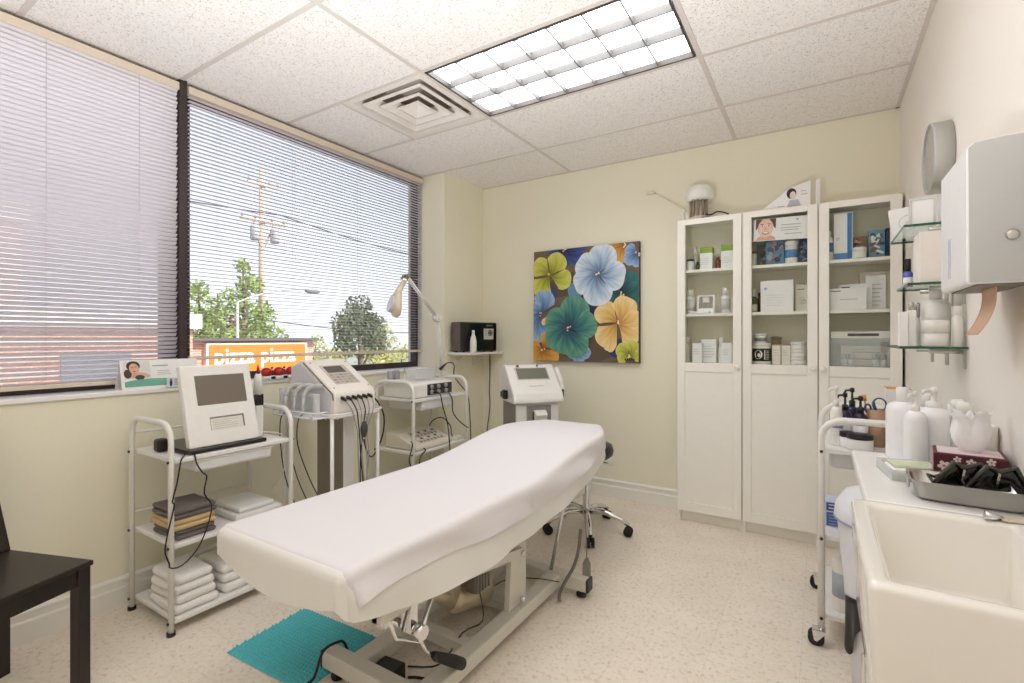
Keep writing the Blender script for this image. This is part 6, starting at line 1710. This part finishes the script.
# ------------------------------------------------------------------ dark chair in the foreground
def chair():
    rz = math.atan2(-0.94, 0.34)
    ex, ey = Vector((math.cos(rz), math.sin(rz), 0)), Vector((-math.sin(rz), math.cos(rz), 0))
    c = Vector((-2.157, 0.682, 0)) + ex * 0.21 - ey * 0.215
    t_ = thing('dining_chair', 'dark brown wooden chair with flat seat standing in front of the window', 'chair', c, rz)
    wood = M('dark_stained_wood', (40, 31, 27), 0.38, 0, 0.35, 14)
    nt = wood.node_tree
    mp = nt.nodes.new('ShaderNodeMapping'); mp.inputs['Scale'].default_value = (1, 9, 1)
    tcn = [n for n in nt.nodes if n.type == 'TEX_COORD'][0]; nzn = [n for n in nt.nodes if n.type == 'TEX_NOISE'][0]
    nt.links.new(tcn.outputs['Object'], mp.inputs[0]); nt.links.new(mp.outputs[0], nzn.inputs['Vector'])
    nzn.inputs['Distortion'].default_value = 1.5
    MB().rbox(-0.21, 0.21, -0.20, 0.215, 0.434, 0.452, 0.004).build('seat', wood, t_, local=True)
    for x in (-0.205, 0.165):
        MB().rbox(x, x + 0.04, 0.168, 0.208, 0, 0.434, 0.003).build('leg', wood, t_, local=True)
        sx = x
        MB().prism([(-0.20, 0.0), (-0.165, 0.0), (-0.165, 0.46), (-0.30, 0.90), (-0.335, 0.90), (-0.20, 0.46)], 0, sx, sx + 0.035).build('rear_leg', wood, t_, local=True)
    a = MB()
    a.box(-0.165, 0.165, 0.178, 0.20, 0.375, 0.433).box(-0.165, 0.165, -0.19, -0.168, 0.375, 0.433)
    for x in (-0.197, 0.175): a.box(x, x + 0.022, -0.165, 0.168, 0.375, 0.433)
    a.build('apron', wood, t_, local=True)
    for (z0, z1) in ((0.80, 0.88), (0.66, 0.72), (0.54, 0.60)):
        y = lambda z: -0.175 - (z - 0.46) * 0.307
        MB().prism([(y(z0) - 0.02, z0), (y(z0), z0), (y(z1), z1), (y(z1) - 0.02, z1)], 0, -0.17, 0.165).build('back_slat', wood, t_, local=True)
chair()

# ------------------------------------------------------------------ outside the windows
GZ = -3.2
gm = M('asphalt_and_verge', (150, 150, 138), 0.9, 0, 0.2, 0.6)
struct('ground', MB().box(-140, -3.0, -80, 120, GZ - 0.2, GZ), gm)
brick = bpy.data.materials.new('red_brick')
brick.use_nodes = True
nt = brick.node_tree; b_ = nt.nodes['Principled BSDF']; b_.inputs['Roughness'].default_value = 0.85
tcn = nt.nodes.new('ShaderNodeTexCoord'); sep = nt.nodes.new('ShaderNodeSeparateXYZ'); cmb = nt.nodes.new('ShaderNodeCombineXYZ'); add = nt.nodes.new('ShaderNodeMath')
brn = nt.nodes.new('ShaderNodeTexBrick'); brn.inputs['Scale'].default_value = 1; brn.inputs['Brick Width'].default_value = 0.21; brn.inputs['Row Height'].default_value = 0.075; brn.inputs['Mortar Size'].default_value = 0.008
brn.inputs['Color1'].default_value = (*lin((214, 142, 116)), 1); brn.inputs['Color2'].default_value = (*lin((226, 160, 132)), 1); brn.inputs['Mortar'].default_value = (*lin((226, 206, 194)), 1)
nt.links.new(tcn.outputs['Object'], sep.inputs[0]); nt.links.new(sep.outputs[0], add.inputs[0]); nt.links.new(sep.outputs[1], add.inputs[1])
nt.links.new(add.outputs[0], cmb.inputs[0]); nt.links.new(sep.outputs[2], cmb.inputs[1]); nt.links.new(cmb.outputs[0], brn.inputs[0]); nt.links.new(brn.outputs[0], b_.inputs['Base Color'])
pinkb = M('mauve_brick_pier', (196, 168, 170), 0.85, 0, 0.12, 60)
pier = MB().box(-3.17, -3.0, 3.30, 3.8, GZ, 3.3)
tag(pier.build('brick_pier', pinkb), 'mauve brick pier of the building just outside the window near the corner column', 'pier')

def sign():
    t_ = thing('shop_building', 'low shop building with an orange lettered sign band seen below the raised blind', 'building', (-19, 9.3, GZ))
    y0, y1 = 7.75, 11.35
    MB().box(-22, -16.2, y0 - 0.5, y1 + 0.4, GZ, 1.12).build('wall', brick, t_)
    MB().box(-22.2, -15.95, y0 - 0.7, y1 + 0.5, 1.12, 1.22).build('roof_edge', M('dark_grey_flashing', (98, 92, 92), 0.6), t_)
    MB().box(-16.2, -16.02, 7.85, 11.38, 0.0, 1.06).build('sign_frame', M('pale_sign_frame', (236, 226, 214), 0.5), t_)
    MB().box(-16.02, -16.0, 7.93, 11.30, 0.06, 1.0).build('sign_panel', M('orange_sign_face', (250, 132, 34), 0.45, 0, 0.02), t_)
    mt = panel((-15.998, 8.06, 0.40), (0, 1, 0), (0, 0, 1))
    text_mesh('pizza pizza', 0.72, mt, 'lettering', M('sign_white', (250, 248, 246), 0.5), t_, 0.014, 0.004, 0.93)
    aw = MB().prism([(-16.2, 0.0), (-15.3, -0.5), (-15.3, -0.75), (-16.2, -0.75)], 1, y0, y1)
    aw.build('awning', M('pink_red_awning', (236, 120, 116), 0.6), t_)
    MB().box(-16.22, -16.18, y0 + 0.2, y1 - 0.2, GZ + 0.3, -0.9).build('shopfront', M('shop_glass', (120, 130, 136), 0.15), t_)
sign()

def low_building(label, x0, x1, y0, y1, h, wall, cap, capm):
    t_ = thing('neighbouring_building', label, 'building', ((x0 + x1) / 2, (y0 + y1) / 2, GZ))
    MB().box(x0, x1, y0, y1, GZ, h).build('wall', wall, t_)
    MB().box(x0 - 0.15, x1 + 0.15, y0 - 0.15, y1 + 0.15, h, h + cap).build('parapet', capm, t_)
    w = MB()
    n = max(1, int((y1 - y0) / 2.6))
    for k in range(n):
        y = y0 + (k + 0.5) * (y1 - y0) / n
        for z in ((-1.6, 0.2) if h > 1 else (-1.6,)):
            MB().box(x1 - 0.01, x1 + 0.05, y - 0.6, y + 0.6, z - 0.6, z + 0.7).build('window', M('dim_window', (130, 138, 146), 0.2), t_)
    return t_
capw = M('white_parapet', (238, 230, 224), 0.6)
low_building('brick building with white parapet seen at the edge of the mullion', -18, -13, -1.5, 6.05, 1.45, brick, 0.35, capw)
low_building('taller pale building behind the tilted blind', -28, -19.5, -8.0, 4.5, 4.6, M('pale_pink_stucco', (226, 204, 196), 0.8), 0.5, capw)

leafm = {}
def leaf_mat(n, rgb):
    if n not in leafm: leafm[n] = M(n, rgb, 0.7, 0, 0.35, 1.5)
    return leafm[n]
bark = M('grey_brown_bark', (118, 102, 88), 0.9, 0, 0.2, 5)
def tree(label, x, y, blobs, mat, trunk_h, n=900, leaf=0.22, seed=1, name='tree'):
    t_ = thing(name, label, 'tree' if name != 'shrub' else 'shrub', (x, y, GZ), 0, None)
    rnd = random.Random(seed)
    s = MB(); tot = sum(b[3] ** 2 for b in blobs)
    for (bx, by, bz, br) in blobs:
        for k in range(int(0.7 * n * br * br / tot)):
            d = Vector((rnd.gauss(0, 1), rnd.gauss(0, 1), rnd.gauss(0, 1))).normalized() * br * (rnd.random() ** 0.4)
            p = Vector((x + bx, y + by, GZ + bz)) + d
            u = Vector((rnd.gauss(0, 1), rnd.gauss(0, 1), rnd.gauss(0, 1))).normalized(); v = u.orthogonal().normalized()
            L = leaf * (0.6 + 0.8 * rnd.random())
            s.add([p - u * L, p - v * L * .45, p + u * L, p + v * L * .45], [(0, 1, 2, 3)])
    s.build('foliage', mat, t_, recalc=False)
    tr = MB().tube([(x, y, GZ), (x + .1, y, GZ + trunk_h * .5), (x, y + .1, GZ + trunk_h)], [0.22, 0.17, 0.06], 8)
    for (bx, by, bz, br) in blobs[::2]: tr.tube([(x, y, GZ + trunk_h * .45), (x + bx * .6, y + by * .6, GZ + bz * .85), (x + bx, y + by, GZ + bz)], [0.1, 0.06, 0.02], 6)
    tr.build('trunk', bark, t_)
lg = leaf_mat('spring_green_leaves', (164, 182, 104)); dg_ = leaf_mat('dark_olive_leaves', (122, 126, 96)); yg = leaf_mat('yellow_green_leaves', (196, 192, 120)); rb = leaf_mat('reddish_buds', (150, 124, 96))
tree('light green tree rising behind the orange sign, nearest the mullion', -24, 11.6, [(0, -.5, 4.6, 1.0), (0, .3, 5.6, .8), (.2, -.9, 5.5, .7), (0, .9, 4.2, .9), (0, -.2, 6.6, .55), (0, -1.3, 3.8, .8)], lg, 5.5, 2300, 0.13, 3)
tree('tallest green tree beside the wooden utility pole', -25.5, 14.4, [(0, 0, 4.6, 1.1), (0, -.6, 6.2, .8), (0, .8, 5.6, .9), (0, .3, 7.2, .7), (0, -.1, 8.2, .45), (0, 1.6, 4.4, .8)], lg, 7.6, 2600, 0.13, 4)
tree('rust-tinted budding tree between the two green trees', -25, 13.0, [(0, 0, 4.2, .9), (0, .5, 5.0, .6), (0, -.4, 5.3, .5)], rb, 5, 900, 0.12, 5)
tree('round dark olive tree seen beside the magnifying lamp', -24, 20.7, [(0, 0, 4.7, 1.5), (0, -.9, 5.2, 1.0), (0, .9, 5.0, 1.1), (0, 0, 6.2, .9), (0, 1.3, 4.0, .9), (0, -1.2, 3.9, .8)], dg_, 5, 3600, 0.14, 6)
for k, (x, y, h, r) in enumerate(((-30, 17.5, 3.6, 1.1), (-31, 22.5, 3.2, 1.3), (-26, 24.3, 3.9, 1.3), (-22, 17.2, 2.6, 1.0), (-20, 18.9, 2.5, 1.1), (-21.5, 21.6, 2.5, 1.3))):
    tree(('pale budding tree far behind the orange sign', 'pale budding tree far beyond the round dark tree', 'yellow-green tree beside the brick pier outside', 'yellow-green shrub just past the orange sign', 'yellow-green shrub in front of the round dark tree', 'wide yellow-green shrub below the magnifying lamp')[k], x, y, [(0, 0, h, r), (0, r * .8, h * .85, r * .8), (0, -r * .8, h * .8, r * .85), (0, 0, h * .6, r * .9), (0, .3, h + r * .7, r * .5)], yg if k != 0 else lg, h, 1500, 0.12, 20 + k, 'tree' if k < 3 else 'shrub')

pole_m = M('weathered_pole_wood', (206, 182, 164), 0.85, 0, 0.15, 4)
up = thing('utility_pole', 'tall wooden utility pole with crossarms beyond the open blind', 'utility pole', (-26, 15.65, GZ))
MB().tube([(-26, 15.65, GZ), (-26, 15.65, 10.6)], [0.2, 0.15], 12).build('pole', pole_m, up)
for z, w in ((9.6, 0.9), (7.6, 1.3)):
    m = MB().box(-25.9, -25.78, 15.65 - w, 15.65 + w, z - 0.07, z + 0.07)
    m.build('crossarm', pole_m, up)
    m = MB()
    for k in (-1, -.4, .4, 1): m.lathe(-25.84, 15.65 + w * k * .92, [(0.05, z + 0.07), (0.07, z + 0.16), (0.05, z + 0.26), (0, z + 0.27)], 8)
    m.build('insulator', M('insulator_grey', (150, 146, 150), 0.4), up)
for dy in (-0.55, 0.6):
    MB().lathe(-25.75, 15.65 + dy, [(0.22, 6.5), (0.24, 6.6), (0.24, 7.2), (0.18, 7.3), (0, 7.32)], 14).build('transformer', M('transformer_grey', (176, 174, 176), 0.5), up)
    MB().tube([(-26, 15.65, 5.9), (-25.85, 15.65 + dy, 7.55)], 0.05, 6).build('brace', pole_m, up)
sl = thing('street_lamp', 'grey street lamp on a long curved arm seen through the open blind', 'street lamp', (-20, 11.0, GZ))
MB().tube([(-20, 11.0, GZ), (-20, 11.0, 2.7)], [0.08, 0.05], 10).build('post', M('lamp_post_grey', (196, 194, 190), 0.5), sl)
MB().tube(smooth_path([(-20, 11.0, 2.66), (-20, 11.5, 2.88), (-20, 12.6, 3.25), (-20, 13.9, 3.46), (-20, 14.2, 3.44)]), 0.04, 8).build('arm', M('lamp_post_grey', (196, 194, 190), 0.5), sl)
MB().ell((-20, 14.5, 3.40), 0.16, 0.42, 0.13, 14, 8).build('lamp_head', M('lamp_head_grey', (150, 150, 152), 0.5), sl)
for k, (z0, z1, lab) in enumerate(((2.2, 2.6, 'lower black power cable crossing the view outside the open blind'), (7.75, 8.0, 'upper black power cable running from the pole crossarm'))):
    p = [(-26 + 1.5 * k, 15.65 + 22 * (i / 12), z0 + (z1 - z0) * i / 12 - 0.8 * math.sin(PI * i / 12)) for i in range(13)]
    p0 = [(-26 + 1.5 * k, 15.65 - 24 * (i / 12), z0 + 0.8 * i / 12 - 0.8 * math.sin(PI * i / 12)) for i in range(12, 0, -1)]
    o = MB().tube([(q[0] + .2, q[1], q[2]) for q in p0 + p], 0.028, 5).build('power_cable', M('power_cable_black', (60, 58, 60), 0.6))
    tag(o, lab, 'cable')

# ------------------------------------------------------------------ sky, sun, exposure
w = bpy.data.worlds.new('sky'); sc.world = w; w.use_nodes = True
nt = w.node_tree
bg = nt.nodes['Background']
tcn = nt.nodes.new('ShaderNodeTexCoord'); sep = nt.nodes.new('ShaderNodeSeparateXYZ'); rp = nt.nodes.new('ShaderNodeValToRGB')
e = rp.color_ramp.elements
e[0].position = 0.0; e[0].color = (*lin((236, 236, 240)), 1)
e[1].position = 0.55; e[1].color = (*lin((196, 210, 244)), 1)
nt.links.new(tcn.outputs['Generated'], sep.inputs[0]); nt.links.new(sep.outputs[2], rp.inputs[0]); nt.links.new(rp.outputs[0], bg.inputs['Color'])
bg.inputs['Strength'].default_value = 0.7
sd = bpy.data.lights.new('sun', 'SUN'); so = bpy.data.objects.new('sun', sd); col.objects.link(so)
sd.energy = 2.8; sd.angle = R(1.0); sd.color = (1.0, 0.96, 0.9)
so.rotation_euler = Vector((-0.75, -0.25, -0.8)).to_track_quat('-Z', 'Y').to_euler()
so.location = (20, 20, 30)

vs_ = sc.view_settings
vs_.view_transform = 'Standard'; vs_.look = 'None'; vs_.gamma = 1.0; vs_.exposure = 1.18; vs_.use_curve_mapping = False
fl = bpy.data.lights.new('added_fill_spot', 'SPOT'); fo = bpy.data.objects.new('added_fill_spot', fl); col.objects.link(fo)  # added spot aimed up at the ceiling to brighten the room, no fixture there
fl.energy = 125; fl.spot_size = R(130); fl.spot_blend = 1.0; fl.shadow_soft_size = 0.12; fl.color = (0.92, 0.96, 1.0)
fo.location = (-0.7, 0.1, 0.64); fo.rotation_euler = Vector((-0.12, 0.25, 1.0)).to_track_quat('-Z', 'Y').to_euler()
sc.cycles.use_denoising = True
sc.cycles.max_bounces = 10; sc.cycles.diffuse_bounces = 6; sc.cycles.glossy_bounces = 4; sc.cycles.transparent_max_bounces = 24; sc.cycles.transmission_bounces = 6
sc.cycles.sample_clamp_indirect = 6.0
sc.cycles.caustics_reflective = False; sc.cycles.caustics_refractive = False
